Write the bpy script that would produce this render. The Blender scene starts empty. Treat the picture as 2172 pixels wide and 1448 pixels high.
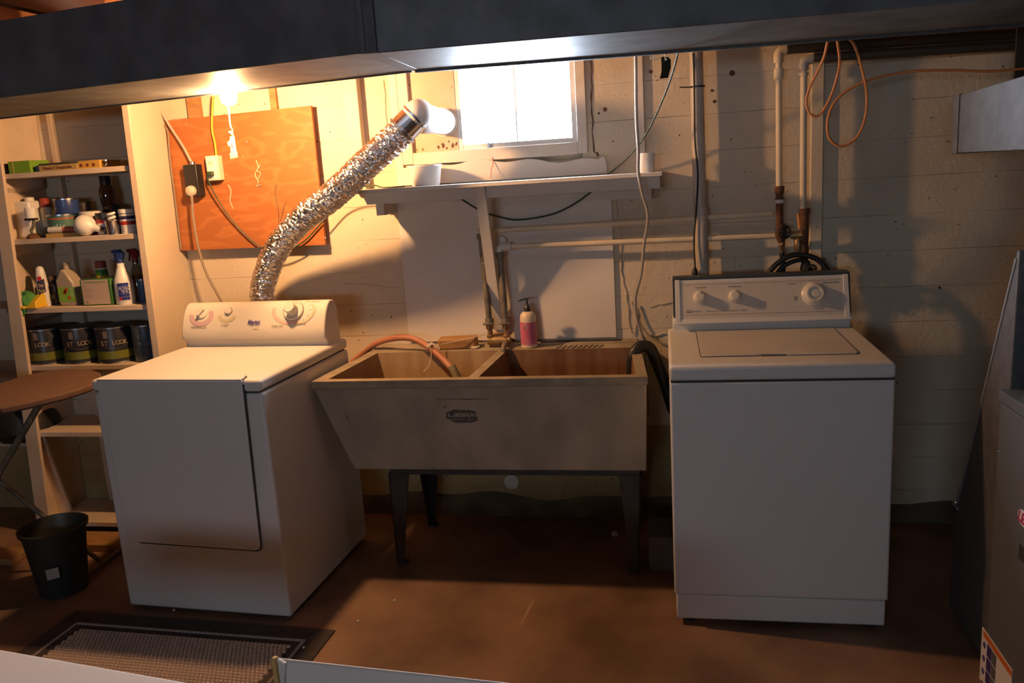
import bpy, bmesh, math, random
from mathutils import Vector, Matrix, noise
random.seed(7)
sc = bpy.context.scene
C = sc.collection
R = math.radians
PI = math.pi

# ------------------------------------------------------------------ camera
W_PX, H_PX, F_PX = 2172, 1448, 1750.0
CAM = Vector((0.0, -3.5093, 1.5613))
yaw, pitch, roll = 0.1922, 0.2033, -0.0628
fwd = Vector((-math.sin(yaw)*math.cos(pitch), math.cos(yaw)*math.cos(pitch), -math.sin(pitch)))
r0 = Vector((math.cos(yaw), math.sin(yaw), 0.0)); u0 = r0.cross(fwd)
right = r0*math.cos(roll) + u0*math.sin(roll); up = -r0*math.sin(roll) + u0*math.cos(roll)
cd = bpy.data.cameras.new('camera'); cam = bpy.data.objects.new('camera', cd); C.objects.link(cam)
cd.sensor_width = 36.0; cd.lens = F_PX/W_PX*36.0; cd.clip_start = 0.02
M3 = Matrix((right, up, -fwd)).transposed()
cam.matrix_world = Matrix.Translation(CAM) @ M3.to_4x4()
sc.camera = cam

def at(u, v, Y):
    """point of the real scene seen at photo pixel (u, v) at depth Y"""
    d = right*((u-W_PX/2)/F_PX) + up*((H_PX/2-v)/F_PX) + fwd
    return CAM + d*((Y-CAM.y)/d.y)
def atz(u, v, Z):
    d = right*((u-W_PX/2)/F_PX) + up*((H_PX/2-v)/F_PX) + fwd
    return CAM + d*((Z-CAM.z)/d.z)

# ------------------------------------------------------------------ light and exposure
EXPOSURE = 0.0
BULB_POWER = 140.0
sc.view_settings.view_transform = 'Standard'; sc.view_settings.look = 'None'
sc.view_settings.gamma = 1.0; sc.view_settings.use_curve_mapping = False
sc.view_settings.exposure = EXPOSURE
world = bpy.data.worlds.new('world'); sc.world = world; world.use_nodes = True
bg = world.node_tree.nodes['Background']
bg.inputs[0].default_value = (0.78, 0.88, 1.0, 1); bg.inputs[1].default_value = 175.0
def portal(name, loc, rot, sx, sy):
    l = bpy.data.lights.new(name, 'AREA'); l.shape = 'RECTANGLE'; l.size = sx; l.size_y = sy
    l.cycles.is_portal = True
    o = bpy.data.objects.new(name, l); C.objects.link(o); o.location = loc; o.rotation_euler = rot
portal('window_portal', (-0.605, 0.16, 1.84), (R(-90), 0, 0), 0.5, 0.42)
# added unseen window opening behind the camera, lets in fill daylight for front faces
portal('rear_fill_portal', (-1.1, -6.62, 1.65), (R(90), 0, 0), 1.42, 0.40)
sc.cycles.use_denoising = True
sc.cycles.max_bounces = 8; sc.cycles.diffuse_bounces = 5; sc.cycles.glossy_bounces = 3
sc.cycles.sample_clamp_indirect = 4.0
sc.cycles.caustics_reflective = False; sc.cycles.caustics_refractive = False

# ------------------------------------------------------------------ materials
def mat(name, col, rough=.6, metal=0.0, col2=None, scale=6.0, bump=0.0, bscale=40.0, spec=.5, detail=4, coords='Object',
        specks=None, stretch=None, emit=None, alpha=None, lo=.35, hi=.65, coat=0.0, trans=0.0):
    m = bpy.data.materials.new(name); m.use_nodes = True
    nt = m.node_tree; b = nt.nodes['Principled BSDF']
    b.inputs['Base Color'].default_value = (*col, 1); b.inputs['Roughness'].default_value = rough
    b.inputs['Metallic'].default_value = metal; b.inputs['Specular IOR Level'].default_value = spec
    if coat: b.inputs['Coat Weight'].default_value = coat; b.inputs['Coat Roughness'].default_value = .15
    if trans: b.inputs['Transmission Weight'].default_value = trans
    if alpha is not None: b.inputs['Alpha'].default_value = alpha
    tc = nt.nodes.new('ShaderNodeTexCoord'); src = tc.outputs[coords]
    if coords == 'World':
        pass
    if stretch:
        mp = nt.nodes.new('ShaderNodeMapping'); mp.inputs['Scale'].default_value = stretch
        nt.links.new(src, mp.inputs[0]); src = mp.outputs[0]
    colsock = None
    if col2 is not None:
        n = nt.nodes.new('ShaderNodeTexNoise'); n.inputs['Scale'].default_value = scale; n.inputs['Detail'].default_value = detail
        nt.links.new(src, n.inputs['Vector'])
        cr = nt.nodes.new('ShaderNodeValToRGB'); cr.color_ramp.elements[0].position = lo; cr.color_ramp.elements[1].position = hi
        cr.color_ramp.elements[0].color = (*col, 1); cr.color_ramp.elements[1].color = (*col2, 1)
        nt.links.new(n.outputs[0], cr.inputs[0]); colsock = cr.outputs[0]
    if specks:
        sc_, thr, scol = specks
        v = nt.nodes.new('ShaderNodeTexNoise'); v.inputs['Scale'].default_value = sc_; v.inputs['Detail'].default_value = 1
        nt.links.new(src, v.inputs['Vector'])
        c2 = nt.nodes.new('ShaderNodeValToRGB'); c2.color_ramp.elements[0].position = thr; c2.color_ramp.elements[1].position = thr+.03
        nt.links.new(v.outputs[0], c2.inputs[0])
        mx = nt.nodes.new('ShaderNodeMix'); mx.data_type = 'RGBA'
        nt.links.new(c2.outputs[0], mx.inputs[0])
        if colsock: nt.links.new(colsock, mx.inputs[6])
        else: mx.inputs[6].default_value = (*col, 1)
        mx.inputs[7].default_value = (*scol, 1); colsock = mx.outputs[2]
    if colsock: nt.links.new(colsock, b.inputs['Base Color'])
    if bump:
        n2 = nt.nodes.new('ShaderNodeTexNoise'); n2.inputs['Scale'].default_value = bscale; n2.inputs['Detail'].default_value = 3
        nt.links.new(src, n2.inputs['Vector'])
        bp = nt.nodes.new('ShaderNodeBump'); bp.inputs['Strength'].default_value = bump; bp.inputs['Distance'].default_value = .01
        nt.links.new(n2.outputs[0], bp.inputs['Height']); nt.links.new(bp.outputs[0], b.inputs['Normal'])
    if emit:
        b.inputs['Emission Color'].default_value = (*emit[0], 1); b.inputs['Emission Strength'].default_value = emit[1]
    return m
MT = {}
MT['wall'] = mat('painted_concrete', (.62, .53, .40), .75, col2=(.73, .645, .50), scale=2.2, bump=.25, bscale=55, specks=(55, .74, (.16, .12, .08)), spec=.25)
MT['walllow'] = mat('yellow_brown_low_wall', (.34, .25, .11), .8, col2=(.46, .36, .18), scale=2.5, bump=.25, bscale=45, specks=(40, .72, (.12, .08, .04)), spec=.2)  # darker yellow-brown tone for the lowest wall courses
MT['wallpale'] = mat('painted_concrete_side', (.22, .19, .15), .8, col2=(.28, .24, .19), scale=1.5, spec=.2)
MT['joint'] = mat('rough_mortar_joint', (.45, .37, .27), .9, col2=(.64, .56, .44), scale=9, spec=.2)
MT['floor'] = mat('brown_painted_concrete', (.135, .08, .052), .55, col2=(.33, .20, .13), scale=2.2, bump=.12, bscale=30, detail=8, specks=(34, .77, (.34, .2, .12)), spec=.35)
MT['scuff'] = mat('pale_scuff', (.36, .23, .15), .8)
MT['white'] = mat('appliance_enamel', (.70, .70, .69), .42, spec=.45)
MT['cream'] = mat('cream_enamel', (.72, .69, .62), .32, spec=.5)
MT['creamlid'] = mat('dusty_lid_enamel', (.66, .64, .60), .34, col2=(.58, .53, .46), scale=4, lo=.45, hi=.75)
MT['panelcream'] = mat('console_panel', (.64, .60, .54), .45)
MT['seam'] = mat('dark_seam', (.03, .03, .03), .7)
MT['darktrim'] = mat('dark_trim', (.04, .05, .055), .4)
MT['print'] = mat('grey_print', (.30, .25, .22), .6)
MT['navyprint'] = mat('navy_print', (.09, .08, .30), .5)
MT['mauve'] = mat('mauve_print', (.58, .42, .46), .5)
MT['pinkprint'] = mat('pink_print', (.72, .50, .46), .5)
MT['olivep'] = mat('olive_print', (.60, .55, .38), .5)
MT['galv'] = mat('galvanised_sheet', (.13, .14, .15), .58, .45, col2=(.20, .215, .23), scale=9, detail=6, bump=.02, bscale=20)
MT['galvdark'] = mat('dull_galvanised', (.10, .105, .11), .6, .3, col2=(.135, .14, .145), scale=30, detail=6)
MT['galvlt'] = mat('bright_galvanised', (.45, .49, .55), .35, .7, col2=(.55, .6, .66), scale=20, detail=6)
MT['foil'] = mat('crinkled_foil', (.9, .9, .9), .12, 1.0, bump=.5, bscale=85)
MT['chrome'] = mat('polished_metal', (.8, .8, .82), .18, 1.0)
MT['steel'] = mat('steel', (.5, .5, .52), .3, 1.0)
MT['white_plastic'] = mat('white_plastic', (.78, .78, .76), .35)
MT['whitepaint'] = mat('white_paint', (.66, .62, .56), .6, col2=(.74, .70, .64), scale=5, spec=.3)
MT['creampaint'] = mat('cream_paint', (.64, .57, .46), .6, col2=(.58, .50, .38), scale=3, spec=.3)
MT['shelfpaint'] = mat('shelf_paint', (.62, .50, .38), .6, col2=(.70, .58, .46), scale=5, spec=.3)
MT['hardboard'] = mat('white_hardboard', (.76, .72, .66), .5, col2=(.71, .65, .58), scale=3, spec=.35)
MT['frame'] = mat('white_window_frame', (.72, .66, .58), .55, col2=(.62, .52, .40), scale=7, lo=.5, hi=.8, spec=.3)
MT['rustpanel'] = mat('rusty_painted_panel', (.66, .50, .38), .6, col2=(.60, .43, .30), scale=9, specks=(30, .72, (.25, .12, .05)))
MT['rust'] = mat('rust', (.085, .04, .022), .85, col2=(.16, .07, .035), scale=20)
MT['oldpipe'] = mat('tarnished_pipe', (.12, .115, .085), .5, .2, col2=(.24, .20, .15), scale=14, specks=(60, .7, (.45, .38, .32)))
MT['brass'] = mat('aged_brass', (.45, .30, .13), .45, .7, col2=(.25, .17, .09), scale=25)
MT['darkiron'] = mat('dark_cast_iron', (.035, .035, .035), .6, .3, col2=(.06, .05, .045), scale=15)
MT['pipepaint'] = mat('painted_pipe', (.72, .61, .44), .45, col2=(.78, .68, .50), scale=9)
MT['greypipe'] = mat('grey_painted_pipe', (.58, .53, .46), .4, col2=(.45, .38, .30), scale=7)
MT['blackpipe'] = mat('black_pipe', (.05, .045, .04), .6, .2)
MT['concrete'] = mat('old_sink_concrete', (.30, .26, .20), .75, col2=(.45, .385, .29), scale=5, bump=.15, bscale=60, detail=8, stretch=(1, 1, .6), specks=(26, .76, (.13, .10, .07)), spec=.3)
MT['concrete_in'] = mat('stained_basin', (.42, .30, .17), .7, col2=(.30, .20, .11), scale=5, bump=.15, bscale=50, detail=8, stretch=(3, 1, .5), spec=.3)
MT['redbasin'] = mat('rust_stained_basin', (.26, .14, .075), .7, col2=(.16, .075, .035), scale=5, bump=.15, bscale=50, detail=8, stretch=(4, 1, .4), spec=.3)
MT['rim'] = mat('sink_rim', (.38, .31, .22), .6, col2=(.26, .22, .155), scale=12, spec=.4)
MT['blackplastic'] = mat('black_plastic', (.02, .02, .022), .35)
MT['rubber'] = mat('black_rubber', (.018, .017, .017), .45)
MT['redhose'] = mat('red_rubber_hose', (.36, .13, .07), .5, col2=(.45, .2, .12), scale=9)
MT['greenhose'] = mat('grey_green_hose_end', (.18, .17, .10), .6)
MT['wood'] = mat('weathered_wood', (.40, .22, .08), .7, col2=(.28, .15, .06), scale=10, stretch=(1, 6, 6))
MT['joist'] = mat('joist_wood', (.42, .20, .09), .7, col2=(.30, .13, .055), scale=5, stretch=(6, .6, 6))
MT['string'] = mat('twine', (.72, .64, .48), .8)
MT['pink'] = mat('pink_label', (.55, .12, .22), .5, col2=(.62, .2, .3), scale=12)
MT['soapbot'] = mat('milky_bottle', (.70, .58, .44), .35)
MT['romex'] = mat('grey_cable', (.42, .39, .35), .5)
MT['greencord'] = mat('dark_green_cord', (.035, .06, .035), .5)
MT['blackcord'] = mat('black_cord', (.02, .025, .02), .5)
MT['beigecord'] = mat('grey_brown_cord', (.26, .21, .16), .5)
MT['beige'] = mat('beige_plastic', (.55, .46, .36), .4)
MT['ivory'] = mat('ivory_plastic', (.78, .72, .56), .4)
MT['yellowcord'] = mat('yellow_cord', (.72, .40, .03), .5)
MT['orangecord'] = mat('orange_cord', (.66, .27, .09), .5)
MT['tagyellow'] = mat('yellow_tag', (.75, .78, .28), .5)
MT['furnace'] = mat('furnace_enamel', (.13, .14, .15), .45, .2, bump=.04, bscale=300)
MT['furnacelt'] = mat('furnace_light_edge', (.5, .52, .58), .4, .3)
MT['box_brown'] = mat('kraft_edge', (.55, .36, .12), .7)
MT['boxwhite'] = mat('white_box_board', (.64, .62, .60), .6, col2=(.70, .68, .66), scale=3)
MT['wicker'] = mat('rug_weave_light', (.56, .45, .385), .9)
MT['rugdark'] = mat('rug_dark', (.045, .037, .038), .85, col2=(.065, .052, .052), scale=30, bump=.2, bscale=200)
MT['rugstripe'] = mat('rug_stripe', (.42, .37, .35), .9)
MT['bag'] = mat('basket_plastic', (.022, .026, .024), .45)
MT['ironcover'] = mat('brown_board_cover', (.10, .055, .038), .85, col2=(.125, .07, .048), scale=40)
MT['bluegrey'] = mat('white_sticker', (.42, .40, .36), .6)
MT['cloth_green'] = mat('green_cloth', (.06, .24, .05), .8, col2=(.09, .32, .07), scale=10)
MT['glove'] = mat('yellow_rubber', (.75, .48, .03), .5)
def flat(name, c, rough=.5, metal=0.0):
    if name not in MT: MT[name] = mat(name, c, rough, metal)
    return MT[name]
# plywood with grain
def plywood():
    m = bpy.data.materials.new('orange_plywood'); m.use_nodes = True; nt = m.node_tree; b = nt.nodes['Principled BSDF']
    tc = nt.nodes.new('ShaderNodeTexCoord'); mp = nt.nodes.new('ShaderNodeMapping'); mp.inputs['Scale'].default_value = (1.2, 1, 4.0)
    n = nt.nodes.new('ShaderNodeTexNoise'); n.inputs['Scale'].default_value = 2.6; n.inputs['Detail'].default_value = 2
    w = nt.nodes.new('ShaderNodeMath'); w.operation = 'MULTIPLY'; w.inputs[1].default_value = 38
    s = nt.nodes.new('ShaderNodeMath'); s.operation = 'SINE'
    cr = nt.nodes.new('ShaderNodeValToRGB'); cr.color_ramp.elements[0].position = 0.0; cr.color_ramp.elements[1].position = .9
    cr.color_ramp.elements[0].color = (.36, .125, .038, 1); cr.color_ramp.elements[1].color = (.42, .155, .05, 1)
    nt.links.new(tc.outputs['Object'], mp.inputs[0]); nt.links.new(mp.outputs[0], n.inputs['Vector'])
    nt.links.new(n.outputs[0], w.inputs[0]); nt.links.new(w.outputs[0], s.inputs[0]); nt.links.new(s.outputs[0], cr.inputs[0])
    nt.links.new(cr.outputs[0], b.inputs['Base Color']); b.inputs['Roughness'].default_value = .55
    b.inputs['Specular IOR Level'].default_value = .3
    return m
MT['ply'] = plywood()
def glassmat(name, tint, glossy=.12, rough=.03):
    m = bpy.data.materials.new(name); m.use_nodes = True; nt = m.node_tree
    for n in list(nt.nodes):
        if n.type != 'OUTPUT_MATERIAL': nt.nodes.remove(n)
    out = [n for n in nt.nodes if n.type == 'OUTPUT_MATERIAL'][0]
    t = nt.nodes.new('ShaderNodeBsdfTransparent'); t.inputs[0].default_value = (*tint, 1)
    g = nt.nodes.new('ShaderNodeBsdfGlossy'); g.inputs['Roughness'].default_value = rough
    mx = nt.nodes.new('ShaderNodeMixShader'); mx.inputs[0].default_value = glossy
    nt.links.new(t.outputs[0], mx.inputs[1]); nt.links.new(g.outputs[0], mx.inputs[2]); nt.links.new(mx.outputs[0], out.inputs[0])
    return m
MT['glass'] = glassmat('window_glass', (.95, .97, 1))
MT['dimglass'] = glassmat('fill_dimming_glass', (.30, .31, .32), .05, .1)  # tint sets how much daylight the added rear opening passes
MT['clearplastic'] = glassmat('clear_plastic', (.62, .58, .50), .18, .12)
MT['amber'] = glassmat('amber_glass', (.35, .14, .04), .15, .05)
MT['bulb'] = mat('lit_bulb', (1, 1, 1), .5, emit=((1.0, .52, .22), 1.0))

# ------------------------------------------------------------------ mesh builder
class MB:
    def __init__(s): s.v = []; s.f = []
    def add(s, vs, fs):
        k = len(s.v); s.v += [Vector(p) for p in vs]; s.f += [[i+k for i in f] for f in fs]; return s
    def box(s, x0, x1, y0, y1, z0, z1):
        return s.add([(x, y, z) for z in (z0, z1) for y in (y0, y1) for x in (x0, x1)],
                     [(0, 2, 3, 1), (4, 5, 7, 6), (0, 1, 5, 4), (2, 6, 7, 3), (0, 4, 6, 2), (1, 3, 7, 5)])
    def hexa(s, b, t):   # bottom 4 pts and top 4 pts, counter-clockwise seen from above
        return s.add(list(b)+list(t), [(3, 2, 1, 0), (4, 5, 6, 7)] + [(i, (i+1) % 4, 4+(i+1) % 4, 4+i) for i in range(4)])
    def prism(s, poly, d):   # extrude a 3D polygon by vector d
        n = len(poly); P = [Vector(p) for p in poly]; d = Vector(d)
        return s.add(P+[p+d for p in P], [tuple(range(n))[::-1], tuple(range(n, 2*n))] + [(i, (i+1) % n, n+(i+1) % n, n+i) for i in range(n)])
    def tube(s, pts, r, n=10, cap=True, rs=None):
        P = [Vector(p) for p in pts]; m = len(P); vs = []; fs = []
        T = [(P[min(i+1, m-1)]-P[max(i-1, 0)]).normalized() for i in range(m)]
        a = Vector((0, 0, 1)) if abs(T[0].z) < .9 else Vector((1, 0, 0))
        N = (a - T[0]*a.dot(T[0])).normalized()
        for i in range(m):
            N = (N - T[i]*N.dot(T[i])).normalized(); B = T[i].cross(N)
            rr = rs[i] if rs else r
            for k in range(n):
                t = 2*PI*k/n; q = rr[k] if isinstance(rr, (list, tuple)) else rr
                vs.append(P[i] + (N*math.cos(t)+B*math.sin(t))*q)
        for i in range(m-1):
            for k in range(n):
                k2 = (k+1) % n; fs.append((i*n+k, i*n+k2, (i+1)*n+k2, (i+1)*n+k))
        if cap: fs.append(tuple(range(n))[::-1]); fs.append(tuple(range((m-1)*n, m*n)))
        return s.add(vs, fs)
    def lathe(s, prof, o=(0, 0, 0), n=24, axis=None, cap=True):   # prof: (radius, height)
        o = Vector(o); A = Vector(axis).normalized() if axis else Vector((0, 0, 1))
        a = Vector((1, 0, 0)) if abs(A.x) < .9 else Vector((0, 1, 0)); N = (a-A*a.dot(A)).normalized(); B = A.cross(N)
        vs = [o + A*h + (N*math.cos(2*PI*k/n)+B*math.sin(2*PI*k/n))*max(r, 1e-5) for r, h in prof for k in range(n)]
        m = len(prof)
        fs = [(i*n+k, i*n+(k+1) % n, (i+1)*n+(k+1) % n, (i+1)*n+k) for i in range(m-1) for k in range(n)]
        if cap: fs.append(tuple(range(n))[::-1]); fs.append(tuple(range((m-1)*n, m*n)))
        return s.add(vs, fs)
    def xf(s, M):
        s.v = [M @ v for v in s.v]; return s
def spline(pts, k=8):
    P = [Vector(p) for p in pts]; out = []
    for i in range(len(P)-1):
        a, b, c, d = P[max(i-1, 0)], P[i], P[i+1], P[min(i+2, len(P)-1)]
        for j in range(k):
            t = j/k
            out.append(.5*((2*b)+(c-a)*t+(2*a-5*b+4*c-d)*t*t+(3*b-a-3*c+d)*t*t*t))
    out.append(P[-1]); return out
WM = {}
def world_of(o): return WM.get(o, Matrix.Identity(4))
def obj(name, mb, m, parent=None, local=False, bevel=0, smooth=True, seg=2, label=None, kind=None):
    vs = mb.v
    if parent is not None and not local:
        inv = world_of(parent).inverted(); vs = [inv @ v for v in vs]
    me = bpy.data.meshes.new(name); me.from_pydata([tuple(v) for v in vs], [], mb.f); me.update()
    bm = bmesh.new(); bm.from_mesh(me); bmesh.ops.recalc_face_normals(bm, faces=bm.faces); bm.to_mesh(me); bm.free()
    me.materials.append(MT[m] if isinstance(m, str) else m)
    if smooth:
        me.shade_smooth(); me.set_sharp_from_angle(angle=R(38))
    o = bpy.data.objects.new(name, me); C.objects.link(o)
    if parent is not None:
        o.parent = parent; WM[o] = world_of(parent).copy()
    if bevel:
        b = o.modifiers.new('bevel', 'BEVEL'); b.width = bevel; b.segments = seg; b.limit_method = 'ANGLE'; b.angle_limit = R(40)
    if label: o['label'] = label
    if kind: o['kind'] = kind
    return o
def thing(name, label, cat, loc=(0, 0, 0), rz=0, group=None):
    o = bpy.data.objects.new(name, None); C.objects.link(o); o.location = loc; o.rotation_euler = (0, 0, rz)
    o.empty_display_size = .05
    WM[o] = Matrix.Translation(Vector(loc)) @ Matrix.Rotation(rz, 4, 'Z')
    o['label'] = label; o['category'] = cat
    if group: o['group'] = group
    return o
def single(name, mb, m, label, cat, group=None, **k):
    c = sum(mb.v, Vector())/len(mb.v); c.z = min(v.z for v in mb.v)
    mb.v = [v-c for v in mb.v]
    o = obj(name, mb, m, None, **k); o.location = c
    WM[o] = Matrix.Translation(c)
    o['label'] = label; o['category'] = cat
    if group: o['group'] = group
    return o
def struct(name, mb, m, parent=None, **k):
    o = obj(name, mb, m, parent, **k)
    if parent is None: o['kind'] = 'structure'
    return o
def copy_tree(o, parent=None):
    c = o.copy(); C.objects.link(c); c.parent = parent
    for ch in [x for x in C.objects if x.parent == o]: copy_tree(ch, c)
    return c
def fr(o, x, upv):   # frame: text lies in plane spanned by x and up
    x = Vector(x).normalized(); n = x.cross(Vector(upv)).normalized(); y = n.cross(x)
    M = Matrix((x, y, n)).transposed().to_4x4(); M.translation = Vector(o); return M
def text(name, body, size, m, parent, M, shear=0, width=None, depth=.0004, bold=0, align='CENTER'):
    cu = bpy.data.curves.new(name, 'FONT'); cu.body = body; cu.size = size; cu.extrude = depth; cu.shear = shear
    cu.align_x = align; cu.align_y = 'CENTER'; cu.offset = bold; cu.resolution_u = 3
    t = bpy.data.objects.new(name, cu); C.objects.link(t)
    bpy.context.view_layer.update()
    me = bpy.data.meshes.new_from_object(t.evaluated_get(bpy.context.evaluated_depsgraph_get()))
    bpy.data.objects.remove(t); bpy.data.curves.remove(cu)
    s = 1.0
    if width:
        w = max(v.co.x for v in me.vertices)-min(v.co.x for v in me.vertices); s = width/max(w, 1e-6)
    T = world_of(parent).inverted() @ M @ Matrix.Diagonal((s, 1, 1, 1))
    for v in me.vertices: v.co = T @ v.co
    me.materials.clear(); me.materials.append(MT[m] if isinstance(m, str) else m)
    o = bpy.data.objects.new(name, me); C.objects.link(o); o.parent = parent; WM[o] = world_of(parent).copy()
    return o
def discfan(M, rx, ry, n=24, a0=0, a1=2*PI, inner=0.0, t=.0005):   # flat ring or disc patch in frame M
    vs = []; fs = []
    for i in range(n+1):
        a = a0+(a1-a0)*i/n
        vs += [M @ Vector((rx*inner*math.cos(a), ry*inner*math.sin(a), t)), M @ Vector((rx*math.cos(a), ry*math.sin(a), t))]
    for i in range(n): fs.append((2*i, 2*i+1, 2*i+3, 2*i+2))
    return MB().add(vs, fs)
def cross_tie(): pass

# ------------------------------------------------------------------ THE ROOM
XL, XR, YB, ZC = -4.3, 1.95, -6.6, 2.38
struct('floor', MB().box(XL-.2, XR+.2, YB-.2, .2, -.1, 0), 'floor', smooth=False)
struct('ceiling', MB().box(XL-.2, XR+.2, YB-.2, .25, ZC, ZC+.08), 'joist', smooth=False)
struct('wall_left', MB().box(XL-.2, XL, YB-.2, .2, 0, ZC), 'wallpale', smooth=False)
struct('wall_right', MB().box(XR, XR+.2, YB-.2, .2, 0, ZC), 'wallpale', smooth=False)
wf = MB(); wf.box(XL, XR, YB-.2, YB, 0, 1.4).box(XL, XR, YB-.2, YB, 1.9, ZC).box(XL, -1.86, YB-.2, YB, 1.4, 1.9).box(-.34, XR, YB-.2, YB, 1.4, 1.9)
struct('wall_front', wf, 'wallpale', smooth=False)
w2 = struct('added_fill_window', MB().box(-1.86, -1.81, YB-.08, YB, 1.4, 1.9).box(-.39, -.34, YB-.08, YB, 1.4, 1.9).box(-1.81, -.39, YB-.08, YB, 1.4, 1.45).box(-1.81, -.39, YB-.08, YB, 1.85, 1.9), 'frame')  # unseen window, added as the source of the fill light
obj('pane', MB().box(-1.81, -.39, YB-.05, YB-.044, 1.45, 1.85), 'dimglass', w2)
# back wall, cast between boards: backing with the window opening, then one slab per board mark
OX0, OX1, OZ0, OZ1 = -1.065, -.335, 1.655, 2.06
bw = MB(); bw.box(XL, OX0, .012, .22, 0, ZC).box(OX1, XR, .012, .22, 0, ZC).box(OX0, OX1, .012, .22, 0, OZ0).box(OX0, OX1, .012, .22, OZ1, ZC)
wall = struct('wall_back', bw, 'joint', smooth=False)
z = 0.0; ci = 0
heights = [.145, .147, .143, .145, .142, .146, .144, .145, .143, .147, .145, .144, .146, .145, .145, .22]
for hgt in heights:
    x = XL + random.uniform(0, .3) - .4*(ci % 2)
    while x < XR:
        w = random.choice([3.6, 4.2, 4.8])
        x1 = min(x+w, XR); x0 = max(x, XL)
        y = random.uniform(-.0010, .0006)
        segs = [(x0, x1)]
        if z+hgt > OZ0 and z < OZ1:
            segs = []
            if x0 < OX0: segs.append((x0, min(x1, OX0)))
            if x1 > OX1: segs.append((max(x0, OX1), x1))
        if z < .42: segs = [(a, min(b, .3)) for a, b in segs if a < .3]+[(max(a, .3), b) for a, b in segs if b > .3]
        for a, b in segs:
            if b-a > .02:
                k = MB(); n = max(2, int((b-a)/.12)); top = []; bot = []
                g = .0004
                for i in range(n+1):
                    xx = a+g+(b-a-2*g)*i/n
                    wob = .0012*noise.noise(Vector((xx*7, z*9, 1)))
                    top.append((xx, z+hgt-g+wob)); bot.append((xx, z+g+.0012*noise.noise(Vector((xx*7, z*9, 5)))))
                poly = bot+top[::-1]
                k.prism([(p[0], y, p[1]) for p in poly], (0, .0155-y, 0))
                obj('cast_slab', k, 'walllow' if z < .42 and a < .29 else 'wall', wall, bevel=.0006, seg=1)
        x = x1 if x1 < XR else XR+1
    z += hgt; ci += 1
    if z > ZC-.05: break
# rough plaster patches and cracks on the wall
def crack(pts, r=.0022, m='joint'):
    P = [at(u, v, -.003) for u, v in pts]; Q = []
    for i in range(len(P)-1):
        for j in range(5):
            p = P[i].lerp(P[i+1], j/5); p.x += random.uniform(-.004, .004); p.z += random.uniform(-.004, .004); Q.append(p)
    Q.append(P[-1]); obj('crack', MB().tube(Q, r, 5, rs=[r*random.uniform(.4, 1.3) for _ in Q]), m, wall)
crack([(1300, 408), (1312, 450), (1318, 500), (1316, 560), (1326, 610), (1332, 660), (1340, 705)], .003)
crack([(1345, 640), (1352, 660), (1350, 690), (1345, 712)], .0025)
crack([(1378, 650), (1425, 641)], .0028); crack([(1375, 712), (1428, 707)], .003); crack([(1500, 600), (1560, 592)], .0025)
crack([(815, 170), (818, 240), (822, 300)], .002)
crack([(1252, 130), (1256, 220), (1258, 320), (1270, 330)], .004, 'rust')
crack([(730, 600), (800, 606), (850, 612)], .0016)
for u, v, r in [(1380, 152, .008), (1283, 232, .009), (1270, 240, .005), (1515, 215, .007), (1553, 155, .012), (1510, 192, .006), (1993, 610, .006), (1900, 470, .003), (1975, 250, .003), (2010, 300, .003), (1300, 300, .003), (745, 660, .003), (790, 668, .003), (770, 705, .003), (830, 672, .004), (672, 300, .004), (700, 280, .003)]:
    p = at(u, v, -.0035)
    obj('pit', MB().lathe([(0, .002), (r*.5, .0015), (r*random.uniform(.6, 1), 0), (r, -.002)], p, 7, axis=(0, -1, 0)), 'rust', wall)
# dark base of the wall with an uneven top: a rough ledge of old footing
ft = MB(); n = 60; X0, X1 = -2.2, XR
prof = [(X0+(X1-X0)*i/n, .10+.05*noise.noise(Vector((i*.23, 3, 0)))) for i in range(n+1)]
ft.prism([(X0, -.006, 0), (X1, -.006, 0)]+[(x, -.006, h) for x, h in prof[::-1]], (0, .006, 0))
struct('trim_1', ft, mat('dark_base', (.10, .085, .06), .8, col2=(.20, .15, .08), scale=6))
# ceiling joists across the room
for i in range(15):
    xx = XL+.15+i*.42
    j = struct('ceiling_joist', MB().box(xx, xx+.042, YB+.02, .0, 2.17, ZC), 'joist', smooth=False)
# mud sill / pipe run on top of wall
struct('trim_2', MB().box(-3.0, -1.25, -.03, 0, 2.0, 2.03), 'wood')

# ------------------------------------------------------------------ WINDOW
w1 = struct('window_1', MB().box(-1.105, -1.06, -.02, .03, 1.615, 2.08).box(-.352, -.312, -.02, .03, 1.615, 2.08)
            .box(-1.06, -.352, -.02, .03, 1.612, 1.662).box(-1.06, -.352, -.02, .03, 2.03, 2.08), 'frame', bevel=.002)
obj('sash', MB().box(-.86, -.84, .0, .035, 1.662, 2.03).box(-.375, -.352, .0, .035, 1.662, 2.03).box(-.84, -.375, .0, .035, 1.662, 1.682).box(-.84, -.375, .0, .035, 2.01, 2.03), 'white_plastic', w1, bevel=.0015)
obj('muntin', MB().box(-.609, -.603, .006, .03, 1.682, 2.01), 'white_plastic', w1)
obj('pane', MB().box(-.84, -.609, .015, .019, 1.682, 2.01), 'glass', w1)
obj('pane', MB().box(-.603, -.375, .015, .019, 1.682, 2.01), 'glass', w1)
obj('blanking_panel', MB().box(-1.06, -.86, -.002, .02, 1.662, 2.03), 'rustpanel', w1, bevel=.001, label='flaking cream panel that holds the dryer vent')
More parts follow.
